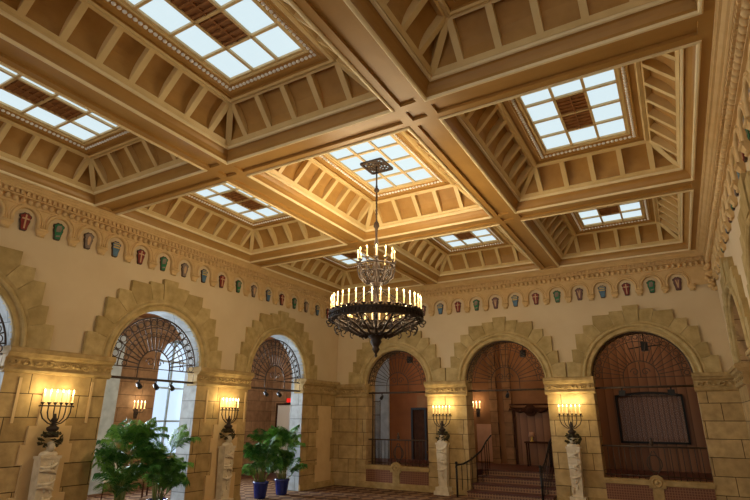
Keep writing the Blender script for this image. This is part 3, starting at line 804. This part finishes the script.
floodlight((-.58,YB+.3,4.03),'black floodlight with two side rods above the slatted window',True)
for x,w in ((-1.28,'left'),(-.12,'right')):
    o=thing('spotlight','small black spotlight clipped over the slatted window, on its %s'%w,'spotlight',(x,YB+.12,2.93),0,G1)
    mb=MB(); mb.box(-.08,.08,-.1,.08,-.2,-.06); mb.build('housing',M['black'],o)
    mb=MB(); mb.box(-.02,.02,-.02,.02,-.06,.0); mb.build('bracket',M['black'],o)

# ------------------------------------------------------------------ railings
def rail_panel(uc,r,label):
    o=thing('iron_railing',label,'railing',(uc,YB+.15,.68),0,'iron railings in the back arches')
    mb=MB(); mb.tube([(-r,0,.78),(r,0,.78)],.022,8); mb.build('top_rail',M['iron'],o)
    mb=MB(); mb.tube([(-r,0,.08),(r,0,.08)],.014,6); mb.build('bottom_rail',M['iron'],o)
    n=18; b0=None
    for i in range(1,n):
        x=-r+2*r*i/n
        if abs(x)<.2: continue
        if b0: sub(b0,o,(x,0,0))
        else:
            mb=MB(); mb.tube([(0,0,0),(0,0,.78)],.01,5); b0=mb.build('baluster',M['iron'],o); b0.location=(x,0,0)
    mb=MB()
    mb.tube([(.17*math.cos(2*PI*k/20),0,.38+.2*math.sin(2*PI*k/20)) for k in range(20)],.016,6,closed=True)
    for s in (-1,1): mb.tube([(s*(.02+.1*math.sin(k/10*PI)),0,.08+.6*k/10) for k in range(11)],.014,6)
    mb.lathe([(.001,.78),(.045,.83),(.05,.88),(.02,.93),(.035,.97),(.001,1.02)],0,0,10)
    mb.build('central_scroll',M['iron'],o)
    return o
rail_panel(AB[0][0],AB[0][1]-.02,'iron railing on the low wall in front of the dark doorway')
rail_panel(AB[2][0],AB[2][1]-.02,'iron railing on the low wall in front of the slatted window')
def handrail(x,label,dr=0):
    o=thing('stair_handrail',label,'handrail',(x,YB-.5,0),0,'iron handrails of the stairs')
    pts=[(0,-.05,.78),(0,0,.84),(0,.25,.86),(0,.6,.98),(0,1.0,1.2),(0,1.4,1.46),(0,1.9,1.62)]
    pts=[(dr*min(1,max(0,y)/1.1),y,z) for _,y,z in pts]
    mb=MB(); mb.tube(pts,.026,8); mb.build('rail',M['black'],o)
    mb=MB(); mb.tube([(0,0,0),(0,0,.86)],.032,8); mb.ball((0,0,.9),.045); mb.build('newel_post',M['black'],o)
    for k in range(1,9):
        mb=MB(); y=.2*k; z0=r0*max(0,math.floor((y-.15+.46)/.46)); z0=min(z0,CF)
        zt=.86+max(0,(y-.25))*.50
        mb.tube([(dr*min(1,y/1.1),y,z0),(dr*min(1,y/1.1),y,min(zt,1.5))],.012,5); mb.build('baluster',M['black'],o)
handrail(-5.9,'black curved iron handrail on the left side of the stairs',.48)
handrail(-3.5,'black curved iron handrail on the right side of the stairs')
def folded_gate(x,label):
    o=thing('iron_gate',label,'gate',(x,YB+.3,.64),0,'folded iron gates')
    mb=MB(); mb.tube([(0,0,0),(0,0,2.25)],.022,6); mb.tube([(0,.5,0),(0,.5,2.1)],.018,6)
    for z in (.05,.8,1.6,2.05): mb.tube([(0,0,z),(0,.5,z)],.012,5)
    mb.build('gate_frame',M['iron'],o)
    mb=MB()
    for k in range(1,5): mb.tube([(0,.1*k,.05),(0,.1*k,2.05)],.009,5)
    mb.build('bars',M['iron'],o)
    mb=MB(); mb.tube([(.0,.06*math.cos(k*.5),2.3+.06*math.sin(k*.5)) for k in range(12)],.014,5); mb.build('scroll_top',M['iron'],o)
folded_gate(-9.18,'narrow iron gate folded against the arch jamb beside the pale pilaster')

# ------------------------------------------------------------------ candles and candelabra
def flame_pts(mb,z,h=.07,r=.014): mb.lathe([(.004,z),(r,z+h*.3),(r*.8,z+h*.55),(r*.25,z+h*.9),(.001,z+h)],0,0,8)
def make_candle(h,r,m='flame',cm='candle'):
    mb=MB(); mb.lathe([(r*1.7,-.02),(r*1.9,0),(r*1.1,.008),(r,.012),(r,h),(r*.6,h+.005)],0,0,10)
    c=mb.build('candle',M[cm])
    mb=MB(); flame_pts(mb,h,.07,.014); f=mb.build('flame',M[m],c)
    return c
def lamp(name,loc,e,rad=.06,col=(1,.80,.50)):
    l=bpy.data.lights.new(name,'POINT'); l.energy=e; l.color=col; l.shadow_soft_size=rad
    o=bpy.data.objects.new(name,l); COL.objects.link(o); o.location=loc; return o

def candelabrum(label):
    o=thing('candelabrum',label,'candelabrum',(0,0,0),0,'candelabra on the stone pedestals')
    # local origin at the top of the pedestal head (z=0); front is -y
    mb=MB(); mb.lathe([(.12,0),(.13,.03),(.08,.05),(.06,.09),(.10,.13),(.11,.17),(.06,.2),(.035,.25),(.06,.3),(.03,.36),(.02,.42)],0,0,14); mb.build('stem',M['bronze'],o)
    # leafy iron basket
    mb=MB(); rnd=random.Random(5)
    for k in range(46):
        a=rnd.random()*2*PI; h=rnd.random(); rr=.12+.07*math.sin(h*PI); z=-.16+.24*h
        c=Vector((rr*math.cos(a),rr*math.sin(a)*.8,z)); t=Vector((math.cos(a+1),math.sin(a+1),rnd.uniform(-.6,.8))).normalized()*.07
        n=Vector((math.cos(a),math.sin(a),.3))*.025; w=t.cross(n).normalized()*.028
        mb.add([c-t,c+w+n,c+t+n*.3,c-w+n,c-n*.6],[(0,1,2,3),(0,4,1),(1,4,2),(2,4,3),(3,4,0)])
    mb.build('leaf_basket',M['leafiron'],o)
    cd_h=.16
    xs_=[-.275,-.165,-.055,.055,.165,.275]
    mb=MB(); mb.tube([(-.33,0,.55),(-.31,0,.56)]+[(x,-.03*(1-(x/.3)**2),.56) for x in (-.2,-.1,0,.1,.2)]+[(.31,0,.56),(.33,0,.55)],.014,6); mb.build('cross_bar',M['bronze'],o)
    cd=make_candle(cd_h,.012,'flame2')
    for i,x in enumerate(xs_):
        yo=-.03*(1-(x/.3)**2)
        mb=MB(); mb.tube([(0,0,.2+.03*(3-abs(i-2.5))),(x*.45,yo-.02,.24+.02*(3-abs(i-2.5))),(x*.85,yo-.01,.34),(x,yo,.44),(x,yo,.6)],.012,6); mb.lathe([(.012,.58),(.032,.61),(.036,.625),(.01,.62)],x,yo,10)
        mb.build('arm',M['bronze'],o)
        if i==0: cd.parent=o; cd.location=(x,yo,.64)
        else: sub(cd,o,(x,yo,.64))
    return o
def herm(label):
    o=thing('herm_pedestal',label,'statue',(0,0,0),0,'carved stone pedestals under the candelabra')
    mb=MB(); mb.box(-.24,.24,-.24,.14,0,.1); mb.box(-.2,.2,-.2,.12,.1,.2); mb.build('plinth',M['marble'],o)
    mb=MB()
    secs=[(.2,.125,.10),(.6,.14,.11),(.95,.155,.12),(1.2,.165,.125),(1.38,.17,.13)]
    for (z0,w0,d0),(z1,w1,d1) in zip(secs[:-1],secs[1:]):
        mb.hexa([(-w0,-d0,z0),(w0,-d0,z0),(w0,.1,z0),(-w0,.1,z0),(-w1,-d1,z1),(w1,-d1,z1),(w1,.1,z1),(-w1,.1,z1)])
    mb.box(-.19,.19,-.15,.11,1.38,1.43)
    mb.build('shaft',M['marble'],o)
    rnd=random.Random(2)       # draped swags and carved relief on the shaft
    for z,s in ((1.28,1),(1.14,-1),(1.0,1),(.86,-1),(.72,1)):
        mb=MB(); mb.tube([(x,-.125-.03*math.sin((x+.16)/.32*PI),z-s*.05*math.sin((x+.16)/.32*PI)+.03*s*(x/.16)) for x in [-.15+.3*k/10 for k in range(11)]],[.012+.026*math.sin(k/10*PI) for k in range(11)],7); mb.build('drapery_swag',M['marble'],o)
    for k in range(14):
        x=rnd.uniform(-.11,.11); z=rnd.uniform(.3,1.3); mb=MB(); mb.ball((x,-.125,z),.03,.022,.06,seg=7,rings=5); mb.build('carved_leaf',M['marble'],o)
    mb=MB()      # bust: shoulders, neck and bowed head
    mb.ball((0,-.02,1.45),.17,.11,.08,seg=12,rings=7); mb.lathe([(.07,1.45),(.055,1.5),(.055,1.56)],0,-.03,12); mb.ball((0,-.06,1.585),.075,.085,.10,seg=12,rings=8); mb.ball((0,-.145,1.575),.014,.02,.03,seg=6,rings=4)
    mb.ball((0,.0,1.62),.06,.06,.06)
    mb.build('bust',M['marble'],o)
    return o
spots=[((XL+.22,5.77),PI/2,'left wall pier nearest the camera'),((XL+.22,10.27),PI/2,'left wall pier between the two palm arches'),
       ((-6.43,YB-.2),0,'back wall pier left of the stairs'),((-2.64,YB-.2),0,'back wall pier right of the stairs')]
h0=c0=None
for (x,y),rz,w in spots:
    if h0 is None: h=h0=herm('pale carved stone herm pedestal at the '+w); c=c0=candelabrum('lit six-candle iron candelabrum at the '+w)
    else:
        h=copy_tree(h0); c=copy_tree(c0); h['label']='pale carved stone herm pedestal at the '+w; c['label']='lit six-candle iron candelabrum at the '+w
    h.location=(x,y,0); h.rotation_euler=(0,0,rz); c.location=(x,y,1.65+(.10 if rz else 0)); c.rotation_euler=(0,0,rz)
    fx,fy=(.0,-.08) if rz==0 else (.08,0)
    for s in (-.2,.2):
        lamp('candelabrum_glow',(x+(s if rz==0 else 0)+fx*.2,y+(s if rz else 0)+fy*.2,2.58),9,.05,(1,.80,.42))
def wall_sconce(loc,rz,label,n=3):
    o=thing('wall_sconce',label,'wall sconce',loc,rz,'small wall sconces beyond the arches')
    mb=MB(); mb.prism([(-.05,-.22),(.05,-.22),(.07,0),(.05,.1),(-.05,.1),(-.07,0)],0,.03,lambda u,z,d:(u,-d,z)); mb.tube([(0,0,-.05),(0,-.1,-.1),(0,-.14,.0)],.018,6); mb.build('bracket',M['bronze'],o)
    cd=make_candle(.17,.014,'flame2')
    for i in range(n):
        x=(i-(n-1)/2)*.13
        mb=MB(); mb.tube([(0,-.14,-.03),(x*.7,-.15,-.03),(x,-.15,.04),(x,-.15,.08)],.011,6); mb.build('arm',M['bronze'],o)
        if i==0: cd.parent=o; cd.location=(x,-.15,.1)
        else: sub(cd,o,(x,-.15,.1))
    return o
wall_sconce((XO+.001,11.05,2.3),PI/2,'lit wall sconce on the dark stone pier behind the big palms',4)
lamp('sconce_glow',(XO+.28,11.05,2.6),8,.08)
wall_sconce((-6.48,YC-.001,2.42),0,'lit wall sconce on the corridor wall at the left of the stairs',3)
lamp('sconce_glow',(-6.48,YC-.28,2.72),9,.08)

# ------------------------------------------------------------------ chandelier
CH=(-4.755,8.33)
ch=thing('chandelier','large two-tier iron chandelier with a wide ring of lit candles','chandelier',(CH[0],CH[1],-.06))
def CP(name,fn,m='bronze'):
    mb=MB(); fn(mb); return mb.build(name,M[m],ch)
# ceiling grille
def grille(mb):
    s=.24
    for k in (-1,1): mb.box(-s,s,k*s*1.05-.02,k*s*1.05+.02,7.19,7.23); mb.box(k*s-.02,k*s+.02,-s*1.05,s*1.05,7.19,7.23)
    for k in range(4):
        a=PI/2*k
        mb.tube([(0,0,7.21),(s*math.cos(a),s*math.sin(a),7.21)],.014,6); mb.tube([(0,0,7.21),(s*math.cos(a+PI/4)*1.38,s*math.sin(a+PI/4)*1.38,7.21)],.014,6)
    for rr in (.07,.14,.2): mb.tube([(rr*math.cos(2*PI*k/20),rr*math.sin(2*PI*k/20),7.21) for k in range(20)],.016,6,closed=True)
    for k in range(8):
        a=2*PI*k/8+.39; mb.tube([(.17*math.cos(a)+.045*math.cos(2*PI*j/10),.17*math.sin(a)+.045*math.sin(2*PI*j/10),7.21) for j in range(10)],.012,5,closed=True)
CP('ceiling_grille',grille,'iron')
def rod(mb):
    z=6.78
    mb.tube([(0,0,6.7),(0,0,7.2)],.016,6)
    while z>5.95:
        mb.tube([(.018*math.cos(2*PI*k/10)*(1),.0+.0,z-.05+.045*math.sin(2*PI*k/10)) if int(z*20)%2 else (0,.018*math.cos(2*PI*k/10),z-.05+.045*math.sin(2*PI*k/10)) for k in range(10)],.009,5,closed=True); z-=.075
    mb.tube([(0,0,5.9),(0,0,6.75)],.010,6)
    mb.lathe([(.01,6.60),(.05,6.63),(.055,6.67),(.02,6.72)],0,0,12)
CP('chain',rod,'iron')
CP('stem',lambda mb:mb.lathe([(.012,5.98),(.05,5.92),(.06,5.86),(.03,5.8),(.02,5.62),(.045,5.5),(.025,5.4),(.03,5.2),(.07,5.05),(.10,4.93),(.06,4.82),(.13,4.76),(.15,4.7),(.09,4.64),(.06,4.6),(.05,4.59),(.05,4.6),(.13,4.56),(.14,4.5),(.05,4.44),(.04,4.2),(.05,4.0),(.04,3.8),(.12,3.72)],0,0,16))
CP('lower_finial',lambda mb:mb.lathe([(.14,3.74),(.17,3.69),(.15,3.63),(.09,3.58),(.11,3.54),(.07,3.47),(.05,3.44),(.075,3.4),(.045,3.35),(.02,3.32),(.028,3.28),(.001,3.24)],0,0,16))
# lower ring: band, cresting, bobeches
RB=.86
def band(mb):
    seg=72
    for r0_,r1_,z0_,z1_ in ((RB-.02,RB+.02,3.94,4.05),(RB-.045,RB+.045,3.925,3.945),(RB-.05,RB+.05,4.045,4.065)):
        vs=[];fs=[]
        for k in range(seg):
            a=2*PI*k/seg
            for r_,z_ in ((r0_,z0_),(r1_,z0_),(r1_,z1_),(r0_,z1_)): vs.append((r_*math.cos(a),r_*math.sin(a),z_))
        for k in range(seg):
            j=(k+1)%seg
            for i in range(4): fs.append((k*4+i,k*4+(i+1)%4,j*4+(i+1)%4,j*4+i))
        mb.add(vs,fs)
    for k in range(72):
        a=2*PI*k/72; mb.ball(((RB+.03)*math.cos(a),(RB+.03)*math.sin(a),3.995),.016,.016,.035,seg=5,rings=4)
    for k in range(36):      # drip cups on the ring
        a=2*PI*(k+.5)/36; mb.lathe([(.012,4.06),(.02,4.08),(.045,4.10),(.048,4.115),(.01,4.11)],RB*math.cos(a),RB*math.sin(a),8)
        b=2*PI*k/36; mb.ball((RB*math.cos(b),RB*math.sin(b),4.085),.018,.018,.04,seg=6,rings=4)
CP('lower_ring',band)
def arm_low(mb):
    pts=[(.1,0,3.72),(.2,0,3.66),(.36,0,3.68),(.55,0,3.78),(.75,0,3.86),(RB,0,3.93)]
    mb.tube(pts,[.03,.028,.024,.022,.02,.018],7)
    mb.tube([(.08,0,3.78),(.25,0,3.82),(.45,0,3.92),(.7,0,3.96),(RB-.02,0,3.99)],.014,6)
    c=[(.72+.085*(1-j/20)*math.cos(-1.6+j*.42),0,3.77+.085*(1-j/20)*math.sin(-1.6+j*.42)) for j in range(16)]
    mb.tube(c,.012,5)
    c=[(RB+.05+.06*(1-j/16)*math.cos(2.6+j*.45),0,3.89+.06*(1-j/16)*math.sin(2.6+j*.45)) for j in range(13)]
    mb.tube(c,.012,5)
    c=[(.45+.06*(1-j/16)*math.cos(1+j*.45),0,3.83+.06*(1-j/16)*math.sin(1+j*.45)) for j in range(13)]
    mb.tube(c,.011,5)
    mb.ball((.3,0,3.655),.035,.03,.03,seg=7,rings=5)
a0=CP('lower_arm',arm_low)
for k in range(1,18): sub(a0,ch,(0,0,0),2*PI*k/18)
# stays between the ring and the upper hub
s0=CP('stay',lambda mb:mb.tube([(.13,0,4.52),(.3,0,4.42),(.6,0,4.2),(RB-.02,0,4.06)],.010,5))
for k in range(1,6): sub(s0,ch,(0,0,0),2*PI*k/6)
cA=make_candle(.20,.0115); cA.parent=ch
for k in range(36):
    a=2*PI*(k+.5)/36; p=(RB*math.cos(a),RB*math.sin(a),4.12)
    if k==0: cA.location=p
    else: sub(cA,ch,p)
# inner small lights on low arms
cB=make_candle(.08,.011); cB.parent=ch
for k in range(10):
    a=2*PI*(k+.25)/10; p=(.55*math.cos(a),.55*math.sin(a),3.99)
    if k==0: cB.location=p
    else: sub(cB,ch,p)
t0=CP('inner_arm',lambda mb:[mb.tube([(.1,0,3.8),(.3,0,3.84),(.5,0,3.86),(.55,0,3.98)],.012,6),mb.lathe([(.012,3.95),(.03,3.97),(.034,3.985),(.01,3.98)],.55,0,8)])
t0.rotation_euler=(0,0,2*PI*.25/10)
for k in range(1,10): sub(t0,ch,(0,0,0),2*PI*(k+.25)/10)
# upper tier
RU=.36
def uring(mb):
    mb.tube([(RU*math.cos(2*PI*k/40),RU*math.sin(2*PI*k/40),5.02) for k in range(40)],.02,6,closed=True)
    mb.tube([(.28*math.cos(2*PI*k/40),.28*math.sin(2*PI*k/40),4.88) for k in range(40)],.014,6,closed=True)
CP('upper_ring',uring)
def arm_up(mb):
    mb.tube([(.1,0,4.7),(.2,0,4.68),(.32,0,4.78),(RU,0,4.92),(RU,0,5.08)],[.024,.022,.018,.016,.014],7)
    mb.tube([(.06,0,4.95),(.16,0,4.85),(.26,0,4.9),(.3,0,5.)],.012,5)
    c=[(.24+.05*(1-j/16)*math.cos(j*.45),0,4.84+.05*(1-j/16)*math.sin(j*.45)) for j in range(13)]; mb.tube(c,.011,5)
    mb.lathe([(.012,5.06),(.03,5.08),(.042,5.1),(.046,5.115),(.01,5.11)],RU,0,8)
u0=CP('upper_arm',arm_up)
for k in range(1,12): sub(u0,ch,(0,0,0),2*PI*k/12)
cC=make_candle(.17,.0105); cC.parent=ch
for k in range(12):
    a=2*PI*k/12; p=(RU*math.cos(a),RU*math.sin(a),5.12)
    if k==0: cC.location=p
    else: sub(cC,ch,p)
for k in range(8):
    a=2*PI*(k+.5)/8; lamp('chandelier_glow',(CH[0]+.93*math.cos(a),CH[1]+.93*math.sin(a),4.46),34,.10)
for k in range(4):
    a=2*PI*(k+.5)/4; lamp('chandelier_glow',(CH[0]+.42*math.cos(a),CH[1]+.42*math.sin(a),5.42),22,.08)

# ------------------------------------------------------------------ palms
def palm(loc,label,seed,yc,rj,hgt=1.0):
    rnd=random.Random(seed)
    o=thing('potted_palm',label,'potted palm',loc,0,'potted palms in the left arches')
    lim=rj-.06
    def keep(p):      # fronds stay inside the arch opening where they pass through the wall
        X,Y=p.x+loc[0],p.y+loc[1]
        if X<-10.36:
            Y=max(yc-lim,min(yc+lim,Y)); p=Vector((p.x,Y-loc[1],p.z))
        return p
    mb=MB(); mb.lathe([(.15,0),(.16,.03),(.17,.08),(.205,.36),(.22,.38),(.225,.43),(.20,.435),(.185,.40)],0,0,24); mb.build('pot',M['pot'],o)
    mb=MB(); mb.lathe([(.19,.385),(.19,.40),(.05,.41)],0,0,16); mb.build('soil',M['soil'],o)
    ns=13
    for i in range(ns):
        a=2*PI*i/ns+rnd.uniform(-.2,.2); r_=rnd.uniform(.03,.12)
        b=Vector((r_*math.cos(a),r_*math.sin(a),.39)); lean=rnd.uniform(.02,.14); hh=rnd.uniform(.1,.98)*hgt
        t=b+Vector((lean*math.cos(a),lean*math.sin(a),hh))
        mb=MB(); mb.tube([b,b.lerp(t,.5)+Vector((0,0,.02)),t],[.017,.014,.011],7); mb.build('cane',M['cane'],o)
        for j in range(5):
            az=a+rnd.uniform(-1.4,1.4) if j else a+rnd.uniform(-.4,.4); L_=rnd.uniform(.40,.58)*hgt; el=rnd.uniform(.75,1.5)
            d=Vector((math.cos(az),math.sin(az),0)); pts=[]; p=t.copy(); n=12; e=el
            for k in range(n+1):
                pts.append(p.copy()); p=p+(d*math.cos(e)+Vector((0,0,math.sin(e))))*(L_/n); e-=.04+.06*k/n*1.5
            mb=MB(); mb.tube([keep(q) for q in pts],[.007*(1-.7*k/n) for k in range(n+1)],5)
            side=d.cross(Vector((0,0,1)))
            for k in range(5,3*n+1):
                f=k/3; i0=min(int(f),n-1); q=pts[i0].lerp(pts[i0+1],f-i0); tt=(pts[i0+1]-pts[i0]).normalized()
                ll=.25*hgt*math.sin(PI*min(.97,.18+.8*f/n))+.06
                for sd in (-1,1):
                    dr=(side*sd*.8+tt*.65+Vector((0,0,rnd.uniform(-.05,.3)))).normalized()
                    m_=q+dr*ll*.5+Vector((0,0,.012)); en=q+dr*ll+Vector((0,0,-.07-.09*rnd.random()))
                    w=tt*.0095
                    mb.add([keep(q),keep(m_+w),keep(en),keep(m_-w)],[(0,1,2,3)])
            mb.build('frond',M['frond'] if rnd.random()>.4 else M['frond2'],o)
    return o
palm((-10.2,7.36,0),'tall leafy palm in the bright-window arch, left of its pair',1,8.05,1.22,1.2)
palm((-10.15,8.22,0),'tall leafy palm in the bright-window arch, right of its pair',2,8.05,1.22,1.2)
palm((-10.5,11.92,0),'leafy palm in blue pot in the arch near the corner, left of its pair',3,12.38,1.26,1.08)
palm((-10.45,12.78,0),'leafy palm in blue pot in the arch near the corner, right of its pair',4,12.38,1.26,1.05)

# ------------------------------------------------------------------ small things beyond the arches
o=thing('wall_ornament','dark wrought cartouche with curling side arms above the corridor door','wall ornament',(-4.55,YC-.1,2.42),0)
mb=MB(); mb.prism([(.22*math.cos(2*PI*k/16)*(1+.12*math.cos(4*PI*k/8)),.2*math.sin(2*PI*k/16)) for k in range(16)],0,.06,lambda u,z,d:(u,-d,z)); mb.ball((0,-.06,0),.13,.05,.12); mb.build('cartouche',M['darkwood'],o)
for s in (-1,1):
    mb=MB(); mb.tube([(s*.18,-.03,.02),(s*.35,-.03,-.05),(s*.55,-.03,.02),(s*.7,-.03,.12),(s*.74,-.03,.02),(s*.66,-.03,.02)],[.05,.05,.045,.035,.03,.02],7); mb.build('scroll_arm',M['darkwood'],o)
mb=MB(); mb.tube([(-.72,-.03,.2),(.72,-.03,.2)],.025,7); mb.build('rod',M['darkwood'],o)
o=thing('console_table','small dark console table on the corridor landing','table',(-4.3,18.55,CF),0)
mb=MB(); mb.box(-.42,.42,-.18,.18,.72,.77); mb.build('table_top',M['darkwood'],o)
for sx in (-1,1):
    for sy in (-1,1):
        mb=MB(); mb.tube([(sx*.36,sy*.13,0),(sx*.36,sy*.13,.72)],.025,6); mb.build('leg',M['darkwood'],o)
o=thing('brass_lamp','small brass lamp standing on the dark console table','lamp',(-4.5,18.55,CF+.77),0)
mb=MB(); mb.lathe([(.07,0),(.07,.02),(.02,.04),(.04,.1),(.02,.2)],0,0,12); mb.build('base',M['s_gold'],o)
mb=MB(); mb.lathe([(.11,.16),(.07,.3)],0,0,12); mb.build('shade',M['pink'],o)
o=thing('exit_sign','small red lit sign above the white door','sign',(-14.05,17.42,2.83),0)
mb=MB(); mb.box(-.17,.17,-.03,.03,-.08,.08); mb.build('sign_face',M['red_exit'],o)
mb=MB(); mb.box(-.3,.05,.0,.14,-.12,-.09); mb.build('bracket',M['black'],o)
o=thing('side_chair','red-brown upholstered chair behind the right big palm','chair',(-13.3,10.6,0),2.2)
mb=MB(); mb.box(-.25,.25,-.25,.25,.42,.5); mb.build('seat',M['redfab'],o)
mb=MB(); mb.box(-.25,.25,.2,.26,.5,1.0); mb.build('backrest',M['redfab'],o)
for sx in (-1,1):
    for sy in (-1,1):
        mb=MB(); mb.box(sx*.22-.02,sx*.22+.02,sy*.22-.02,sy*.22+.02,0,.42); mb.build('leg',M['darkwood'],o)
o=thing('easel_sign','white framed standing sign behind the left big palm','sign',(-13.2,9.2,0),1.2)
mb=MB(); mb.box(-.2,.2,-.015,.015,.5,1.05); mb.build('board',M['white'],o)
for sx in (-1,1):
    mb=MB(); mb.tube([(sx*.17,.12,0),(sx*.14,.02,1.05)],.015,6); mb.build('leg',M['darkwood'],o)

# ------------------------------------------------------------------ daylight coming in through the loggia windows
for uc,r_,sill in WO:
    l=bpy.data.lights.new('window_daylight','AREA'); l.shape='RECTANGLE'; l.size=1.4; l.size_y=3.4; l.energy=650; l.color=(.78,.9,1.0); l.spread=math.radians(150)
    o=bpy.data.objects.new('window_daylight',l); COL.objects.link(o); o.location=(XO-.2,uc,2.7); o.rotation_euler=(0,-PI/2,0)
# ------------------------------------------------------------------ unseen fill lights in the rooms beyond, without fittings
for x in (-8.0,-4.5,-1.0): lamp('corridor_fill',(x,17.6,5.1),30,.15,(1,.76,.46))  # added to warm the corridor behind the arches, no fixture there
lamp('side_room_light',(2.7,12.4,4.6),45,.15,(1,.72,.46))
lamp('loggia_fill',(-13.2,6.3,4.6),80,.15,(1,.94,.86)); lamp('loggia_fill',(-13.2,14.8,4.6),80,.15,(1,.94,.86))  # added to lift the loggia, tinted like scattered daylight

# ------------------------------------------------------------------ world: added warm background light stands in for the unseen hall behind
w=bpy.data.worlds.new('world'); sc.world=w; w.use_nodes=True
bg=w.node_tree.nodes['Background']; bg.inputs['Color'].default_value=(1,.92,.80,1); bg.inputs['Strength'].default_value=1.0

# ------------------------------------------------------------------ camera
yaw,pitch,roll=.5215,.3215,.00515
f=Vector((-math.sin(yaw)*math.cos(pitch),math.cos(yaw)*math.cos(pitch),math.sin(pitch)))
r=Vector((math.cos(yaw),math.sin(yaw),0)); u=r.cross(f)
r2=r*math.cos(roll)+u*math.sin(roll); u2=-r*math.sin(roll)+u*math.cos(roll)
cam=bpy.data.cameras.new('camera'); cam.sensor_width=36; cam.lens=508.04/750*36; cam.clip_end=200
co=bpy.data.objects.new('camera',cam); COL.objects.link(co)
m=Matrix.Identity(4)
for i in range(3): m[i][0]=r2[i]; m[i][1]=u2[i]; m[i][2]=-f[i]
m.translation=Vector((0,0,2.1)); co.matrix_world=m
sc.camera=co
vs=sc.view_settings; vs.view_transform='Standard'; vs.look='None'; vs.exposure=0.15; vs.gamma=1; vs.use_curve_mapping=False
sc.cycles.max_bounces=8; sc.cycles.diffuse_bounces=5; sc.cycles.caustics_reflective=False; sc.cycles.caustics_refractive=False
sc.cycles.sample_clamp_indirect=4
